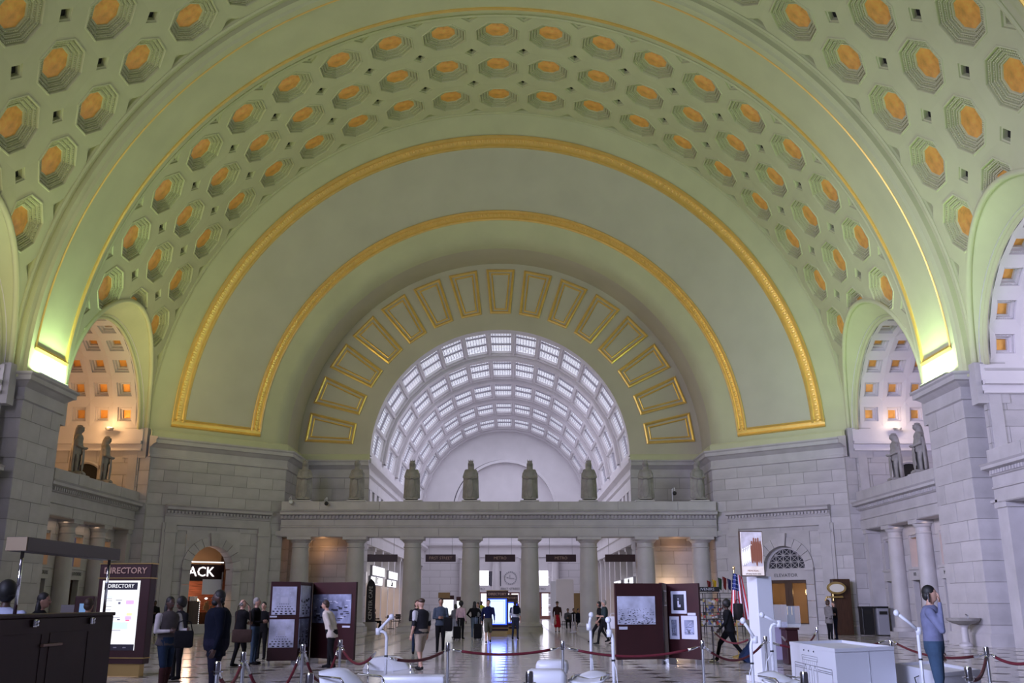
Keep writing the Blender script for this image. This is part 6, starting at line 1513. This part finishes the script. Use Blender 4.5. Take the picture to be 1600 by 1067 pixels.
person('person in grey top at the left of the waiting group', *PP(712, 49), 1.60, FB + .5, (.16, .16, .18), (.25, .27, .32), 'dark', 'black', hs='bob')
person('person in a pale pink jacket and black trousers, waiting group', *PP(720.5, 47.5), 1.72, FB - .4, (.50, .36, .40), BLK, 'dark', 'black', hs='afro')
person('woman with big black hair, dark top and jeans, hands on hips', *PP(741.5, 48.1), 1.72, FB, BLK, (.12, .16, .22), 'dark', 'black', (.4, .4, .4), ('hip', 'hip'), .15, hs='long')
person('woman in pale top at the right of the waiting group', *PP(747, 49), 1.68, pi - .5, (.30, .30, .33), (.03, .03, .04), 'light', 'brown', hs='long')
person('young man in navy sweatshirt and camouflage shorts walking forward', *PP(763, 43), 1.80, pi + .1, (.008, .012, .05), (.10, .10, .08), 'light', 'black', (.03, .03, .03), ('swingf', 'swingb'), .22, 0, 'long', 'shorts', 0, 'short', 1.05)
person('man in white tee shirt and dark trousers with a backpack', *PP(805, 47.2), 1.77, FB - .2, (.48, .50, .62), (.03, .035, .06), 'light', 'brown', sleeve='short', step=.1, sl=(.03, .04, .08))
person('distant worker in a bright yellow vest', *PP(752.5, 72), 1.75, pi, (.55, .60, .03), BLK, 'dark', 'black')
person('dark-clothed person beyond the blue directory screen', *PP(796, 66), 1.65, FB, (.03, .03, .05), BLK, 'dark', 'black')
person('woman in dark top and long red skirt walking in the far hall', *PP(870.5, 58), 1.72, pi, (.03, .015, .015), (.28, .01, .02), 'tan', 'brown', hs='hat', legs='skirt', arms=('swingf', 'swingb'), step=.1)
person('man in dark green shirt walking left with a white bag', *PP(944, 41.5), 1.78, FL, (.03, .045, .05), BLK, 'light', 'grey', (.03, .03, .03), ('hold', 'swingf'), .28, 0, 'short', wide=1.15)
person('woman in black walking just ahead of the green-shirted man', *PP(936, 43.5), 1.72, FL, BLK, BLK, 'tan', 'black', arms=('down', 'down'), step=.35, hs='bob')
person('seated dark figure on the far left cafe chairs', *PP(585, 62.5), 1.72, FR, BLK, BLK, 'dark', 'black', seated=True, arms=('hold', 'hold'))
for i, (px, Y) in enumerate(((887, 66.2), (896, 67.4), (903, 65.4))):
    person('seated person in the far waiting corner, %s' % ('left one in grey', 'middle one in black', 'right one in dark blue')[i], *PP(px, Y), 1.7, pi + .4 * i, ((.1, .1, .12), BLK, NAVY)[i], BLK, 'tan', 'black', seated=True, arms=('hold', 'hold'))
person('traveller in black with a backpack pulling a blue suitcase', *PP(1137, 30), 1.74, FL - .2, (.02, .02, .024), BLK, 'dark', 'black', (.05, .05, .05), ('swingf', 'swingb'), .40, .06, coat=.1, hs='afro', wide=1.15)
person('person in a grey coat standing by the oval sign', *PP(1293, 45.5), 1.80, FR + .3, (.17, .16, .16), BLK, 'light', 'brown', (.3, .3, .3), ('hold', 'hold'), coat=.2, hs='bob', wide=1.1)
person('person in dark clothes facing the grey-coated one by the oval sign', *PP(1303, 46.2), 1.74, FL - .3, BLK, NAVY, 'light', 'brown', arms=('hold', 'camera'), hs='long')
person('man in pale blue shirt and jeans talking on a phone', *PP(1452, 15.8), 1.95, FR - .45, (.15, .16, .26), (.04, .07, .12), 'light', 'black', arms=('down', 'phone'), wide=1.12)
person('man with dark hair and white shirt behind the information desk', *PP(9, 13.2), 1.93, FB + .2, (.42, .44, .60), BLK, 'dark', 'black', wide=1.05, hs='afro')
person('woman in black with dark bun behind the information desk', *PP(64, 16.5), 1.86, FR, BLK, BLK, 'tan', 'black', hs='long', tilt=.03)
person('grey-haired person whose head shows above the desk by the kiosk', *PP(139, 18.5), 1.76, FB, (.3, .3, .36), BLK, 'tan', 'brown', hs='short')
p = PP(295, 55.5)
person('person in dark clothing browsing inside the left shop doorway', X(349, 57.3), 57.3, 1.7, FB, BLK, BLK, 'dark', 'black')
# ---- what they carry
def rel(px, py, Y): q = at(px, py, Y); return q.x, q.y, q.z
shouldered('dark handbag held by the white-sleeved woman', *rel(287, 998, 19.6), .3, (.36, .16, .32), cloth(BLK), None, .2)
shouldered('brown leather messenger bag of the man in the black coat', *rel(378, 993, 27.1), .1, (.52, .14, .34), cloth((.055, .035, .03)), None, .75)
shouldered('black shoulder bag carried by the man in the grey-blue jacket', *rel(700, 975, 34.8), .1, (.30, .18, .46), cloth(BLK))
shouldered('white plastic carrier bag of the green-shirted man', *rel(958, 972, 41.35), 0, (.32, .14, .5), M['wp'])
shouldered('dark backpack worn by the suitcase walker', *rel(1153, 955, 30), -1.4, (.32, .2, .48), cloth((.025, .022, .022)))
shouldered('navy backpack worn by the man in the white tee', *rel(806.5, 952, 46.9), 0, (.28, .16, .40), cloth(NAVY))
x, y = PP(1170, 29.5); suitcase('blue wheeled suitcase tilted behind the walking traveller', x - .3, y, FL, .72, .46, .28, (.03, .05, .12), radians(38))
suitcase('black wheeled suitcase of the pink-jacketed person', *PP(715, 46.6), .2, .55, .34, .24, BLK)
suitcase('black wheeled suitcase beside the woman in jeans', *PP(747, 46.8), -.1, .66, .36, .26, BLK)
t = thing('mobile_phone', 'black mobile phone at the ear of the man in the pale blue shirt', 'phone', (X(1452, 15.8) - .05, 15.68, 1.77), -.45); g = MB(); g.bbox((0, 0, 0), (.02, .075, .15), .008); obj('body', g, M['black'], t); g = MB(); g.box((-.011, 0, 0), (.002, .065, .13)); obj('screen', g, M['grey'], t)
